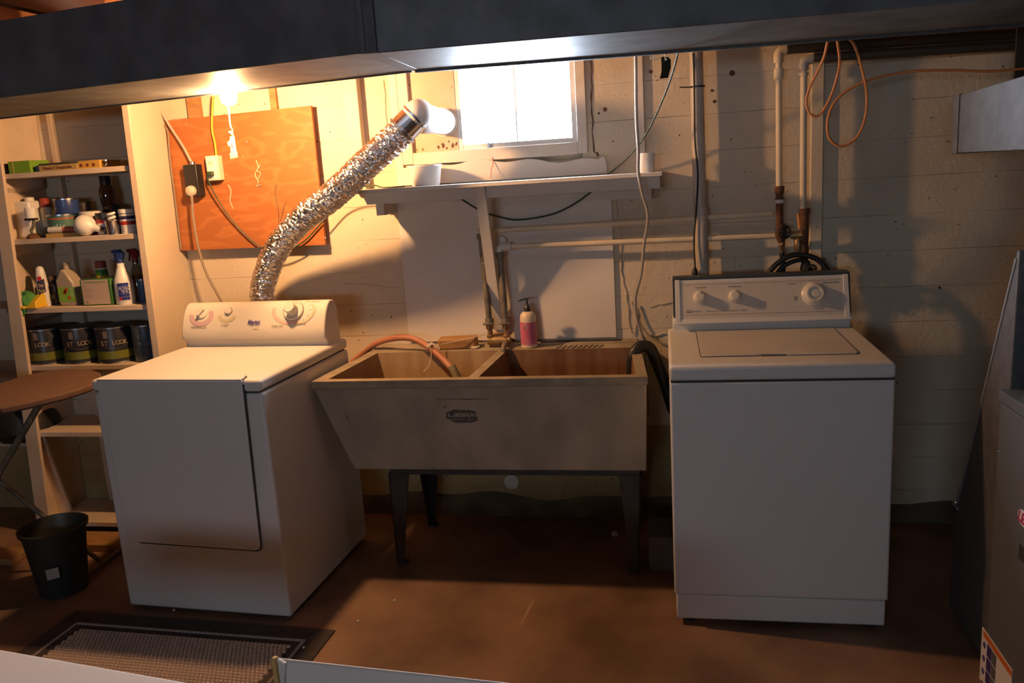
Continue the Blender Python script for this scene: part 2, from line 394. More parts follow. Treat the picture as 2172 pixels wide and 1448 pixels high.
for u, v, r in [(930, 312, .010), (940, 308, .012), (948, 314, .009), (960, 309, .013), (968, 306, .010), (885, 318, .006), (897, 316, .007), (952, 300, .006)]:
    p = at(u, v, -.002); k = MB(); q = []
    for a in range(9):
        t = 2*PI*a/9; rr = r*random.uniform(.4, 1.0); q.append((p.x+rr*.7*math.cos(t), -.0028, p.z+rr*1.2*math.sin(t)))
    obj('rust_patch', k.prism(q, (0, .001, 0)), 'rust', w1)
obj('latch', MB().box(-.735, -.722, -.012, 0, 1.66, 1.685), 'steel', w1, bevel=.002)
# casing boards beside it
struct('trim_3', MB().box(-1.145, -1.108, -.012, 0, 1.53, 2.1), 'frame', bevel=.002)
pt = struct('trim_4', MB().box(-1.335, -1.272, -.05, 0, 1.515, 2.13), 'creampaint', bevel=.003)
struct('trim_5', MB().box(-.105, -.078, -.018, 0, 1.53, 2.1), 'whitepaint', bevel=.002)
struct('trim_6', MB().box(.565, .612, -.02, 0, .1, 2.02), 'wall', bevel=.003)
struct('trim_7', MB().box(-2.08, -2.02, -.022, 0, 1.85, 2.0), 'wood'); struct('trim_8', MB().box(-1.685, -1.655, -.022, 0, 1.85, 2.0), 'wood')
# plaster apron below window with a wavy upper edge
ap = [(-1.135, 1.527)] + [(-1.135, 1.605)]
for i in range(25):
    t = i/24; ap.append((-1.05+.78*t, 1.600+.008*math.sin(t*22)+.012*math.sin(t*5)))
ap += [(-.245, 1.60), (-.235, 1.57), (-.235, 1.527)]
struct('trim_9', MB().prism([(x, -.024, zz) for x, zz in ap], (0, .022, 0)), 'whitepaint', bevel=.003)

# ------------------------------------------------------------------ DUCT under the joists
du = thing('sheet_metal_duct', 'long grey galvanised duct hanging under the ceiling joists', 'duct', (-.79, -1.0, 1.9))
ZD, ZT = 1.9, 2.135
def ductsec(pts, name, m='galv'):
    b = [(x, y, ZD) for x, y in pts]; t = [(x, y, ZT) for x, y in pts]
    return obj(name, MB().hexa(b, t), m, du, bevel=.003)
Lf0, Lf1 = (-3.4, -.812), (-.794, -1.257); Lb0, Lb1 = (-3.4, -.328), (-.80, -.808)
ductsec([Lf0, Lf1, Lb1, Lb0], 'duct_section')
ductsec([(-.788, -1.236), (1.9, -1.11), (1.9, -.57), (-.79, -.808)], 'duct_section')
obj('joint_collar', MB().hexa([(-.815, -1.257, 1.899), (-.765, -1.243, 1.899), (-.775, -.80, 1.899), (-.825, -.80, 1.899)], [(-.815, -1.257, 2.14), (-.765, -1.243, 2.14), (-.775, -.80, 2.14), (-.825, -.80, 2.14)]), 'galvdark', du, bevel=.002)
obj('seam_flange', MB().hexa([(-3.4, -.328, 1.895), (-.80, -.808, 1.895), (-.80, -.80, 1.895), (-3.4, -.320, 1.895)], [(-3.4, -.328, 1.905), (-.80, -.808, 1.905), (-.80, -.79, 1.905), (-3.4, -.310, 1.905)]), 'galvdark', du)
obj('seam_flange', MB().hexa([(-.79, -.808, 1.893), (1.9, -.572, 1.893), (1.9, -.555, 1.893), (-.79, -.79, 1.893)], [(-.79, -.808, 1.905), (1.9, -.572, 1.905), (1.9, -.555, 1.905), (-.79, -.79, 1.905)]), 'galvdark', du)
for x in (-2.6, -1.2, .2, 1.2):
    obj('hanger_strap', MB().box(x, x+.025, -1.0, -.99, 2.13, 2.2), 'galvdark', du)

# ------------------------------------------------------------------ HANGING BULB
BX, BY, BZ = -1.53, -.665, 1.885
lamp = thing('hanging_light_bulb', 'bare lit light bulb glowing behind the duct above the plywood board', 'light bulb', (BX, BY, BZ))
prof = [(0.001, -.033), (.014, -.030), (.024, -.022), (.0295, -.008), (.0295, .004), (.026, .016), (.018, .03), (.0145, .04), (.0135, .052)]
gb = obj('glass_globe', MB().lathe(prof, (BX, BY, BZ), 20), 'bulb', lamp)
obj('screw_base', MB().lathe([(.0135, .052), (.0135, .075)], (BX, BY, BZ), 16), 'steel', lamp)
obj('porcelain_socket', MB().lathe([(.022, .07), (.024, .10), (.04, .13), (.045, .14)], (BX, BY, BZ), 20), 'white_plastic', lamp)
obj('conduit', MB().tube([(BX, BY, BZ+.14), (BX, BY, 2.38)], .01, 8), 'steel', lamp)
_b = MT['bulb'].node_tree.nodes['Principled BSDF']; _b.inputs['Emission Strength'].default_value = BULB_POWER*14
_b.inputs['Base Color'].default_value = (.1, .1, .1, 1)
pc = thing('pull_cord', 'white pull cord hanging from the lit bulb, knotted above the tag', 'cord', at(484, 225, -.60))
obj('cord', MB().tube(spline([(BX-.01, BY-.005, BZ+.06), (BX-.030, BY+.02, BZ+.01), at(484, 228, -.60), at(488, 262, -.60), at(490, 270, -.60)]), .0024, 8), 'string', pc)
obj('knot', MB().lathe([(.001, -.006), (.005, -.003), (.006, 0), (.005, .004), (.001, .006)], at(488, 281, -.603), 10), 'string', pc)
obj('cord_end', MB().tube(spline([at(489, 268, -.60), at(493, 276, -.602), at(492, 285, -.603), at(488, 281, -.603)]), .0018, 6), 'string', pc)
tg = thing('key_tag', 'yellow figure-one shaped tag hanging from the pull cord', 'tag', at(493, 335, -.60))
out = [(487, 288), (494, 283), (497, 292), (501, 321), (503, 322), (504, 333), (489, 337), (487, 325), (490, 324), (488, 309), (485, 310), (482, 302), (488, 297)]
obj('tag_plate', MB().prism([at(u, v, -.60) for u, v in out], (0, .002, 0)), 'tagyellow', tg)
text('tag_number', '1', .02, 'seam', tg, fr(at(492, 309, -.6007), (1, -.05, -.1), (0, 0, 1)), bold=.0012)
for yy in (326, 329, 332): obj('tag_lettering', MB().prism([at(490, yy, -.6005), at(501, yy-2, -.6005), at(501, yy-1, -.6005), at(490, yy+1, -.6005)], (0, .0004, 0)), 'olivep', tg)

# ------------------------------------------------------------------ WASHER
def rbox(x0, x1, y0, y1, z0, z1): return MB().box(x0, x1, y0, y1, z0, z1)
wa = thing('washing_machine', 'white top-loading washing machine right of the concrete sink', 'washing machine', (-.002, -.884, 0), .002)
obj('cabinet', rbox(.0, .684, .0, .66, .115, .862), 'white', wa, True, bevel=.008, seg=3)
obj('toe_panel', rbox(.006, .678, .006, .65, .022, .112), 'white', wa, True, bevel=.006)
obj('top_deck', rbox(-.001, .685, -.004, .64, .866, .915), 'white', wa, True, bevel=.012, seg=4)
obj('deck_gap', rbox(.004, .68, .003, .65, .860, .870), 'seam', wa, True)
# lid with handle notch
lx0, lx1, ly0, ly1 = .106, .604, .125, .54
poly = [(lx0+.01, ly0, 0), (.29, ly0, 0), (.305, ly0+.012, 0), (.375, ly0+.012, 0), (.39, ly0, 0), (lx1-.01, ly0, 0), (lx1, ly0+.01, 0), (lx1, ly1, 0), (lx0, ly1, 0), (lx0, ly0+.01, 0)]
obj('lid', MB().prism([(x, y, .9155) for x, y, _ in poly], (0, 0, .004)), 'creamlid', wa, True, bevel=.0015)
obj('lid_gap', MB().prism([(x+(-.003 if x < .3 else .003), y-(.003 if y < .3 else 0), .9150) for x, y, _ in poly], (0, 0, .0012)), 'seam', wa, True)
obj('handle_recess', rbox(.30, .38, ly0-.006, ly0+.01, .9148, .9168), 'galvdark', wa, True)
obj('rust_spot', MB().lathe([(.009, 0), (.001, .0006)], (.655, .595, .915), 9), 'rust', wa, True)
# console: slanted fascia between end caps
cy0, cy1 = .555, .615; cz0, cz1 = .957, 1.112
def wcon(x0, x1, f0, f1, b): # prism profile in yz
    return MB().prism([(x0, f0[0], f0[1]), (x0, f1[0], f1[1]), (x0, b, f1[1]), (x0, b, f0[1])], (x1-x0, 0, 0))
obj('console_base', rbox(.018, .672, .585, .66, .90, .962), 'white', wa, True, bevel=.004)
obj('console', wcon(.03, .662, (.545, .955), (.60, 1.11), .66), 'white', wa, True, bevel=.003)
obj('console_lip', MB().prism([(.022, .535, .950), (.022, .552, .972), (.022, .60, .955), (.022, .60, .945)], (.648, 0, 0)), 'white', wa, True, bevel=.003)
sl = Vector((0, .055, .155)).normalized(); nrm = Vector((1, 0, 0)).cross(sl)
obj('rear_trim', MB().prism([(.022, .556, .965), (.022, .600, 1.118), (.022, .665, 1.118), (.022, .665, .95)], (.008, 0, 0)).prism([(.660, .556, .965), (.660, .600, 1.118), (.660, .665, 1.118), (.660, .665, .95)], (.008, 0, 0)).box(.022, .668, .598, .665, 1.112, 1.119), 'darktrim', wa, True)
Pc = lambda s_, t_, d=0.0: Vector((.03+.632*s_, .545+.055*t_, .955+.155*t_)) + nrm*d
obj('control_panel', MB().prism([Pc(.035, .06), Pc(.965, .06), Pc(.965, .93), Pc(.035, .93)], nrm*.0015), 'panelcream', wa, True)
for t0 in (.155, .875):
    obj('panel_line', MB().prism([Pc(.04, t0), Pc(.96, t0), Pc(.96, t0+.008), Pc(.04, t0+.008)], nrm*.002), 'print', wa, True)
for a_, b_ in ((.0, .03), (.97, 1.0)): obj('side_strip', MB().prism([Pc(a_, .0), Pc(b_, .0), Pc(b_, 1), Pc(a_, 1)], nrm*.006), 'white', wa, True, bevel=.002)
Wm = world_of(wa)
def wfr(s_, t_, d): return Wm @ fr(Pc(s_, t_, d), (1, 0, 0), sl)
for s_, t_, r1, nm in ((.145, .57, .0245, 'knob'), (.35, .57, .0235, 'knob')):
    o_ = Pc(s_, t_, .002)
    k = obj(nm, MB().lathe([(r1, 0), (r1, .006), (r1*.86, .012), (r1*.8, .028), (r1*.6, .033), (.001, .034)], o_, 28, axis=nrm), 'cream', wa, True)
    obj('pointer_mark', MB().prism([o_+nrm*.0335+Vector((a, 0, 0))+sl*b for a, b in ((.003, .012), (.006, .010), (.009, .016), (.006, .018))], nrm*.001), 'print', k, True)
o_ = Pc(.805, .56, .002)
k = obj('timer_dial', MB().lathe([(.046, 0), (.046, .004), (.040, .010), (.036, .012), (.033, .024), (.030, .028), (.024, .028), (.022, .020), (.016, .020), (.014, .026), (.001, .027)], o_, 36, axis=nrm), 'cream', wa, True)
lg = wfr(.078, .245, .0018)
obj('logo_square', MB().prism([lg @ Vector(p) for p in ((-.008, -.006, 0), (.008, -.006, 0), (.008, .006, 0), (-.008, .006, 0))], lg.to_3x3() @ Vector((0, 0, .0005))), 'print', wa)
text('logo_letter', 'M', .009, 'panelcream', wa, wfr(.078, .245, .0026), bold=.0003)
text('panel_text', 'MAYTAG', .009, 'print', wa, wfr(.125, .24, .0018)); text('panel_text', 'HEAVY DUTY   LARGE CAPACITY   2 SPEED', .006, 'print', wa, wfr(.30, .238, .0018), width=.15)
text('panel_text', 'WATER LEVEL', .007, 'print', wa, wfr(.15, .80, .0018)); text('panel_text', 'TEMPERATURE', .007, 'print', wa, wfr(.35, .80, .0018))
text('panel_text', 'REGULAR', .007, 'print', wa, wfr(.68, .82, .0018)); text('panel_text', 'PERMANENT PRESS', .007, 'print', wa, wfr(.90, .82, .0018))
text('panel_text', 'DELICATES', .007, 'print', wa, wfr(.83, .22, .0018)); text('panel_text', 'OFF\nRINSE\nSPIN', .006, 'print', wa, wfr(.70, .48, .0018))
for x in (.05, .64):
    for y in (.05, .6): obj('levelling_foot', MB().lathe([(.018, 0), (.018, .01), (.008, .012), (.008, .03)], (x, y, 0), 12), 'blackplastic', wa, True)

# ------------------------------------------------------------------ DRYER
dr = thing('clothes_dryer', 'white clothes dryer with curved console left of the sink', 'clothes dryer', (-2.0646, -.9335, 0), -.0582)
obj('cabinet', rbox(0, .686, .004, .70, .018, .866), 'white', dr, True, bevel=.010, seg=3)
obj('top_deck', rbox(-.001, .687, -.004, .70, .872, .915), 'white', dr, True, bevel=.014, seg=4)
obj('deck_gap', rbox(.014, .672, .012, .69, .862, .875), 'seam', dr, True)
# front door: flat panel that runs up over the deck edge
obj('door', MB().prism([(.055, -.010, .29), (.585, -.010, .282), (.600, -.010, .287), (.606, -.010, .30), (.620, -.010, .915), (.030, -.010, .915)], (0, .016, 0)), 'white', dr, True, bevel=.005, seg=3)
obj('door_gap', MB().prism([(.10, -.0045, .284), (.59, -.0045, .277), (.606, -.0045, .284), (.611, -.0045, .30), (.626, -.0045, .90), (.616, -.0045, .90), (.60, -.0045, .305), (.585, -.0045, .29), (.10, -.0045, .288)], (0, .002, 0)), 'seam', dr, True)
obj('door_top', MB().prism([(.03, -.009, .9145), (.618, -.009, .9145), (.611, .030, .9145), (.60, .045, .9145), (.585, .049, .9145), (.10, .049, .9145)], (0, 0, .005)), 'white', dr, True, bevel=.002)
obj('door_top_gap', MB().prism([(.10, .050, .9146), (.585, .050, .9146), (.60, .046, .9146), (.612, .030, .9146), (.618, 0, .9146), (.623, 0, .9146), (.617, .034, .9146), (.603, .053, .9146), (.585, .0575, .9146), (.10, .0575, .9146)], (0, 0, .0012)), 'seam', dr, True)
# console, convex curved fascia
def dprof(x):
    pts = [(x, .555, .905), (x, .553, .935), (x, .535, .950), (x, .532, .965)]
    for i in range(1, 9):
        t = i/8; pts.append((x, .532+.085*t**1.25+.0, .965+.128*(math.sin(t*PI/2)**.95)))
    pts += [(x, .645, 1.088), (x, .665, 1.06), (x, .675, .905)]
    return pts
obj('console', MB().prism(dprof(.012), (.660, 0, 0)), 'cream', dr, True, bevel=.006, seg=3)
Dm = world_of(dr)
def DP(s_, t_, d=0.0):   # point on the fascia
    q = 8*t_; yy = .532+.085*t_**1.25; zz = .965+.128*(math.sin(t_*PI/2)**.95)
    e = .01; y2 = .532+.085*(t_+e)**1.25; z2 = .965+.128*(math.sin((t_+e)*PI/2)**.95)
    u_ = Vector((0, y2-yy, z2-zz)).normalized(); n_ = Vector((1, 0, 0)).cross(u_)
    return Vector((.012+.66*s_, yy, zz))+n_*d, u_, n_
def dfr(s_, t_, d=.001):
    p, u_, n_ = DP(s_, t_, d); return Dm @ fr(p, (1, 0, 0), u_)
def conform(rx, ry, s0, t0, inner, m, name, a0=0, a1=2*PI, n=40, parent=dr):
    vs = []; fs = []
    for i in range(n+1):
        a = a0+(a1-a0)*i/n
        for q in (inner, (1+inner)/2, 1.0):
            s_ = s0+rx*q*math.cos(a)/.66; t_ = t0+ry*q*math.sin(a)/.155
            vs.append(DP(s_, max(0.02, min(.98, t_)), .0016)[0])
    for i in range(n):
        for j in (0, 1): fs.append((3*i+j, 3*i+j+1, 3*i+j+4, 3*i+j+3))
    return obj(name, MB().add(vs, fs), m, parent, True)
conform(.058, .036, .135, .42, .62, 'mauve', 'printed_crescent', -PI*1.05, PI*.22)
conform(.045, .03, .32, .45, .66, 'olivep', 'printed_crescent', -PI*.95, -PI*.1)
conform(.085, .048, .76, .50, .80, 'pinkprint', 'printed_crescent', -PI*1.1, -PI*.3)
conform(.085, .050, .80, .50, .86, 'olivep', 'printed_crescent', -PI*.5, PI*.25)
for s_, t_, bd, sz, wd, c_ in ((.125, .17, 'TEMPERATURE', .010, .075, 'print'), (.315, .20, 'START', .011, .038, 'print'), (.68, .16, 'TIMED DRY', .011, .055, 'print'), (.90, .80, 'OFF  MORE DRY', .007, .06, 'print'), (.84, .2, 'COTTONS', .007, .045, 'print')):
    text('panel_text', bd, sz, c_, dr, dfr(s_, t_, .003), width=wd)
text('logo_text', 'Maytag', .026, 'navyprint', dr, dfr(.515, .25, .0045), shear=.35, width=.058, bold=.0006)
obj('logo_mark', discfan(dfr(.53, .12, .001), .013, .003, 14), 'olivep', dr)
for i in range(9):
    a = -.3*PI+i*.16*PI; p = dfr(.80+.062*math.cos(a)/.66, .5+.055*math.sin(a)/.2, .002)
    text('dial_number', str((i+1)*10), .006, 'print', dr, p)
p, u_, n_ = DP(.135, .5, .0)
k = obj('temperature_knob', MB().lathe([(.026, 0), (.026, .003), (.020, .006)], p, 28, axis=n_), 'cream', dr, True)
a_ = (Vector((1, 0, 0))*.55+u_*.83).normalized(); b_ = n_.cross(a_)
obj('knob_grip', MB().prism([p+n_*.005+a_*x+b_*y for x, y in ((-.022, -.004), (-.016, -.007), (.016, -.007), (.022, 0), (.016, .007), (-.016, .007), (-.022, .004))], n_*.014), 'cream', k, True, bevel=.002)
p, u_, n_ = DP(.325, .52, .0)
k = obj('start_button', MB().lathe([(.0145, 0), (.0145, .007), (.012, .010), (.001, .011)], p, 24, axis=n_), 'cream', dr, True)
obj('button_ring', MB().lathe([(.0175, 0), (.0175, .0022), (.0145, .0022)], p, 24, axis=n_), 'print', k, True)
p, u_, n_ = DP(.78, .50, .0)
k = obj('timer_dial', MB().lathe([(.043, 0), (.043, .005), (.040, .008), (.035, .008), (.034, .006), (.001, .006)], p, 36, axis=n_), 'cream', dr, True)
obj('dial_ring', MB().lathe([(.0455, 0), (.0455, .003), (.043, .003)], p, 36, axis=n_, cap=False), 'print', k, True)
obj('dial_knob', MB().lathe([(.023, .006), (.0245, .03), (.025, .040), (.022, .045), (.001, .046)], p, 28, axis=n_), 'cream', k, True)
for x in (.04, .64):
    for y in (.05, .62): obj('levelling_foot', MB().lathe([(.018, 0), (.018, .01), (.008, .012), (.008, .03)], (x, y, 0), 12), 'blackplastic', dr, True)

# ------------------------------------------------------------------ VENT HOSE
vh = thing('dryer_vent_hose', 'crinkled silver foil hose rising from the dryer to the window vent', 'vent hose', (-1.78, -.14, .7))
pts = [(-1.80, -.125, .72), (-1.795, -.128, .95), at(556, 620, -.15), at(567, 575, -.18), at(592, 520, -.23), at(640, 465, -.29), at(705, 415, -.34), at(775, 350, -.37), at(830, 300, -.37), at(858, 272, -.36)]
path = spline(pts, 40)
# resample
L = [0]
for i in range(1, len(path)): L.append(L[-1]+(path[i]-path[i-1]).length)
P = []; d = 0; i = 0; step = .0042
while d < L[-1]:
    while L[i+1] < d: i += 1
    P.append(path[i].lerp(path[i+1], (d-L[i])/(L[i+1]-L[i]))); d += step
NS = 40; rs = []
for i in range(len(P)):
    base = .050+.006*min(1, i/len(P)*1.2); ring = []
    for kx in range(NS):
        a = 2*PI*kx/NS
        ph = i/5.0 + kx/NS        # helical wire
        rib = .0050*(abs(((ph % 1)*2-1))-.5)
        cr = .0035*noise.noise(Vector((math.cos(a)*3.2, math.sin(a)*3.2, i*.25)))+.0055*noise.noise(Vector((math.cos(a)*7, math.sin(a)*7, i*.9+7)))
        ring.append(base+rib+cr)
    rs.append(ring)
obj('foil_hose', MB().tube(P, .05, NS, rs=rs), 'foil', vh, smooth=False)
PX, PZ = -.918, 1.782
ed = (P[-1]-P[-4]).normalized()
e0 = P[-1]-ed*.01; e1 = P[-1]+ed*.055
col = obj('metal_collar', MB().lathe([(.056, 0), (.056, (e1-e0).length), (.060, (e1-e0).length+.001), (.060, (e1-e0).length+.008), (.056, (e1-e0).length+.010)], e0, 32, axis=ed), 'chrome', vh)
obj('clamp', MB().lathe([(.062, 0), (.062, .008)], e0-ed*.004, 32, axis=ed), 'steel', vh)
vp = thing('vent_pipe', 'white round vent pipe with elbow coming out of the window panel', 'vent pipe', (PX, -.05, PZ))
el = spline([e1-ed*.004, e1+ed*.025, Vector((PX-.012, -.30, PZ)), Vector((PX, -.25, PZ)), Vector((PX, -.22, PZ))], 8)
obj('elbow', MB().tube(el, .056, 28), 'white_plastic', vp)
obj('pipe', MB().tube([(PX, -.23, PZ), (PX, -.001, PZ)], .0535, 32), 'white_plastic', vp)
obj('wall_flange', MB().lathe([(.062, 0), (.062, .004), (.054, .006)], (PX, -.002, PZ), 32, axis=(0, -1, 0)), 'frame', vp)

# ------------------------------------------------------------------ CONCRETE SINK
sk = thing('laundry_sink', 'old stained concrete double laundry sink on dark iron legs', 'laundry sink', (-.70, -.35, 0))
ZR = .822
def skx(x, y):     # plan taper of the casting
    t = (y+.65)/.57
    return x + (.055*t if x < -.9 else (-.045*t if x < -.3 and False else (-.045*t if x > -.3 else .03*t)))
xs = [-1.346, -1.296, -.738, -.700, -.118, -.078]; ys = [-.650, -.612, -.165, -.078]
V = lambda i, j, zz: (skx(xs[i], ys[j]), ys[j], zz)
rimz = .795
rm = MB()
for i in range(5):
    for j in range(3):
        if (i in (1, 3)) and j == 1: continue
        rm.add([V(i, j, ZR), V(i+1, j, ZR), V(i+1, j+1, ZR), V(i, j+1, ZR)], [(0, 1, 2, 3)])
obc = [V(0, 0, 0), V(5, 0, 0), V(5, 3, 0), V(0, 3, 0)]
def ring(z0, z1, e0, e1):
    a = [(p[0]+(-1 if k in (0, 3) else 1)*e0, p[1]+(-1 if k < 2 else 1)*e0, z0) for k, p in enumerate(obc)]
    b = [(p[0]+(-1 if k in (0, 3) else 1)*e1, p[1]+(-1 if k < 2 else 1)*e1, z1) for k, p in enumerate(obc)]
    rm.add(a+b, [(k, (k+1) % 4, 4+(k+1) % 4, 4+k) for k in range(4)])
ring(rimz, ZR, 0.0, 0.0); ring(rimz-.004, rimz, -.004, 0)
obj('rim', rm, 'rim', sk, smooth=False)
bot = [(-1.245, -.565), (-.094, -.565), (-.13, -.13), (-1.20, -.13)]; ZB = .437
top = [(p[0]+(.004 if k in (0, 3) else -.004), p[1]+(.004 if k < 2 else -.004)) for k, p in enumerate(obc)]
body = MB(); n = 10; vs = []
for r_ in range(n+1):
    t = r_/n
    for k in range(4):
        vs.append((top[k][0]*(1-t)+bot[k][0]*t, top[k][1]*(1-t)+bot[k][1]*t, (rimz-.003)*(1-t)+ZB*t))
fs = [(r_*4+k, r_*4+(k+1) % 4, (r_+1)*4+(k+1) % 4, (r_+1)*4+k) for r_ in range(n) for k in range(4)]
fs.append((n*4+3, n*4+2, n*4+1, n*4))
obj('basin_body', body.add(vs, fs), 'concrete', sk, bevel=.006)
for (i0, i1) in ((1, 2), (3, 4)):
    t4 = [V(i0, 1, ZR), V(i1, 1, ZR), V(i1, 2, ZR), V(i0, 2, ZR)]
    b4 = [(t4[0][0]+.06, t4[0][1]+.06, .47), (t4[1][0]-.02, t4[1][1]+.06, .47), (t4[2][0]-.02, t4[2][1]-.03, .47), (t4[3][0]+.06, t4[3][1]-.03, .47)]
    obj('basin', MB().add(t4+b4, [(0, 1, 5, 4), (1, 2, 6, 5), (2, 3, 7, 6), (3, 0, 4, 7), (4, 5, 6, 7)]), 'concrete_in' if i0 == 1 else 'redbasin', sk, smooth=False)
    cx = (b4[0][0]+b4[1][0])/2; obj('drain', MB().lathe([(.03, 0), (.03, .003), (.02, .001)], (cx, -.35, .47), 16), 'steel', sk)
# cast washboard mark on the right back ledge
for q in range(9):
    x = -.47+q*.022; obj('washboard_rib', MB().prism([(x, -.16, ZR), (x+.007, -.16, ZR), (x+.022, -.105, ZR), (x+.015, -.105, ZR)], (0, 0, .004)), 'rim', sk)
dl = MB(); n = 26; X0, X1 = -.55, -.20
dl.prism([(X0+(X1-X0)*i/n, -.045-.012*abs(noise.noise(Vector((i*.6, 2, 0)))), ZR) for i in range(n+1)]+[(X1, -.020, ZR), (X0, -.020, ZR)], (0, 0, .006))
obj('dark_strip', dl, 'rubber', sk)  # thin black ragged strip along the back ledge
obj('mortar_fill', MB().box(-1.30, -.13, -.078, -.004, .79, ZR+.004), 'rim', sk, bevel=.004)
# front face frame for the plaque
n_f = Vector((0, -(rimz-ZB), -.081)).normalized()
def sf(x, z_, d=0.0):
    t = (rimz-z_)/(rimz-ZB); return Vector((x, -.646+.081*t, z_))+n_f*d
pl = obj('maker_plaque', MB().prism([sf(-.835, .668), sf(-.825, .658), sf(-.80, .645), sf(-.735, .645), sf(-.712, .655), sf(-.714, .69), sf(-.74, .697), sf(-.80, .70), sf(-.83, .688)], n_f*.002), mat('worn_plaque', (.06, .055, .05), .6, col2=(.16, .14, .12), scale=40), sk)
Fm = fr(sf(-.772, .682, .002), (1, 0, 0), (0, .1, 1))
text('plaque_text', 'Caelion', .032, 'concrete', pl, Fm, shear=.35, width=.115, bold=.0006, depth=.0012)
text('plaque_text', 'LAUNDRY TRAY', .010, 'concrete', pl, fr(sf(-.772, .660, .002), (1, 0, 0), (0, .1, 1)), width=.095)
for k in range(3): obj('drip_stain', MB().prism([sf(-.86+.05*k, .742-.001*k, 0), sf(-.80+.07*k, .742, 0), sf(-.80+.07*k, .744, 0), sf(-.86+.05*k, .745, 0)], n_f*.0006), mat('dark_stain', (.13, .11, .085), .8), sk)
# stand
st = obj('stand_rail', MB().box(-1.11, -.12, -.535, -.50, .405, .437).box(-1.11, -.12, -.17, -.14, .405, .437).box(-1.11, -1.08, -.52, -.15, .405, .437).box(-.16, -.12, -.52, -.15, .405, .437), 'darkiron', sk, bevel=.003)
def leg(x, y, fx, fy, sx, sy):
    m = MB()
    w0, w1, t_ = .085, .028, .008
    m.hexa([(fx, fy, .0), (fx+sx*w1, fy, 0), (fx+sx*w1, fy+sy*t_, 0), (fx, fy+sy*t_, 0)], [(x, y, .41), (x+sx*w0, y, .41), (x+sx*w0, y+sy*t_, .41), (x, y+sy*t_, .41)])
    m.hexa([(fx, fy, .0), (fx+sx*t_, fy, 0), (fx+sx*t_, fy+sy*w1, 0), (fx, fy+sy*w1, 0)], [(x, y, .41), (x+sx*t_, y, .41), (x+sx*t_, y+sy*w0, .41), (x, y+sy*w0, .41)])
    m.box(min(fx, fx+sx*.04), max(fx, fx+sx*.04), min(fy, fy+sy*.04), max(fy, fy+sy*.04), 0, .01)
    obj('leg', m, 'darkiron', sk, bevel=.0015)
leg(-1.115, -.54, -1.125, -.51, 1, 1); leg(-.115, -.54, -.135, -.53, -1, 1); leg(-1.10, -.135, -1.10, -.10, 1, -1); leg(-.125, -.135, -.14, -.10, -1, -1)
obj('drain_pipe', MB().tube([(-.98, -.36, .465), (-.98, -.36, .40)], .02, 10), 'darkiron', sk)

# soap bottle
sb = thing('soap_bottle', 'pink labelled pump soap bottle on the sink back ledge', 'bottle', (-.586, -.115, ZR))
bx, by = -.586, -.115
obj('bottle', MB().lathe([(.030, 0), (.034, .004), (.034, .125), (.031, .142), (.021, .153), (.014, .156)], (bx, by, ZR), 28), 'soapbot', sb)
obj('label', MB().lathe([(.0347, .016), (.0347, .112)], (bx, by, ZR), 28, cap=False), 'pink', sb)
text('label_text', 'ITI', .026, 'soapbot', sb, fr((bx-.010, by-.0352, ZR+.094), (1, 0, 0), (0, 0, 1)), width=.022)
obj('pump_collar', MB().lathe([(.0145, .155), (.0145, .170), (.012, .174), (.007, .186), (.004, .188), (.004, .208)], (bx, by, ZR), 18), 'blackplastic', sb)
obj('pump_head', MB().box(bx-.012, bx+.010, by-.006, by+.006, ZR+.206, ZR+.212).hexa([(bx-.036, by-.005, ZR+.199), (bx-.01, by-.006, ZR+.203), (bx-.01, by+.006, ZR+.203), (bx-.036, by+.004, ZR+.199)], [(bx-.036, by-.005, ZR+.203), (bx-.01, by-.006, ZR+.211), (bx-.01, by+.006, ZR+.211), (bx-.036, by+.004, ZR+.203)]), 'blackplastic', sb)
# sink faucets: supply risers, valves and mixing body
ts = thing('sink_faucet', 'tarnished brass mixing faucet with two valves behind the sink', 'faucet', (-.72, -.09, ZR))
for x in (-.757, -.686):
    obj('valve_body', MB().lathe([(.010, .0), (.016, .008), (.016, .03), (.011, .034), (.011, .055), (.017, .06), (.017, .078), (.010, .082)], (x, -.10, .845), 14), 'brass', ts)
    obj('valve_handle', MB().box(x-.024, x+.024, -.128, -.118, .925, .933).box(x-.004, x+.004, -.125, -.10, .90, .935), 'oldpipe', ts, bevel=.002)
obj('cross_body', MB().tube([(-.77, -.10, .852), (-.67, -.10, .852)], .019, 12), 'brass', ts)
obj('wall_block', MB().box(-.765, -.695, -.10, -.03, ZR-.0, .872), 'wood', ts, bevel=.003)
obj('spout', MB().tube(spline([(-.686, -.105, .85), (-.684, -.16, .845), (-.684, -.19, .83), (-.684, -.20, .76)]), .011, 10), 'oldpipe', ts)
def riser(name, pa, pb, r, m, label, joints=()):
    t = thing(name, label, 'pipe', pb)
    obj('pipe', MB().tube([pa, pb], r, 12), m, t)
    for q in joints:
        p = Vector(pa).lerp(Vector(pb), q); d = (Vector(pb)-Vector(pa)).normalized()
        obj('coupling', MB().lathe([(r*1.35, -.012), (r*1.45, -.008), (r*1.45, .008), (r*1.35, .012)], p, 14, axis=d), m, t)
    return t
riser('riser_pipe', (-.770, -.09, 1.30), (-.757, -.10, .925), .0135, 'oldpipe', 'tarnished riser pipe left of the slanted brace behind the sink', (.0, .97))
riser('riser_pipe', (-.694, -.09, 1.225), (-.686, -.10, .925), .0135, 'oldpipe', 'tarnished riser pipe right of the slanted brace behind the sink', (.02, .97))
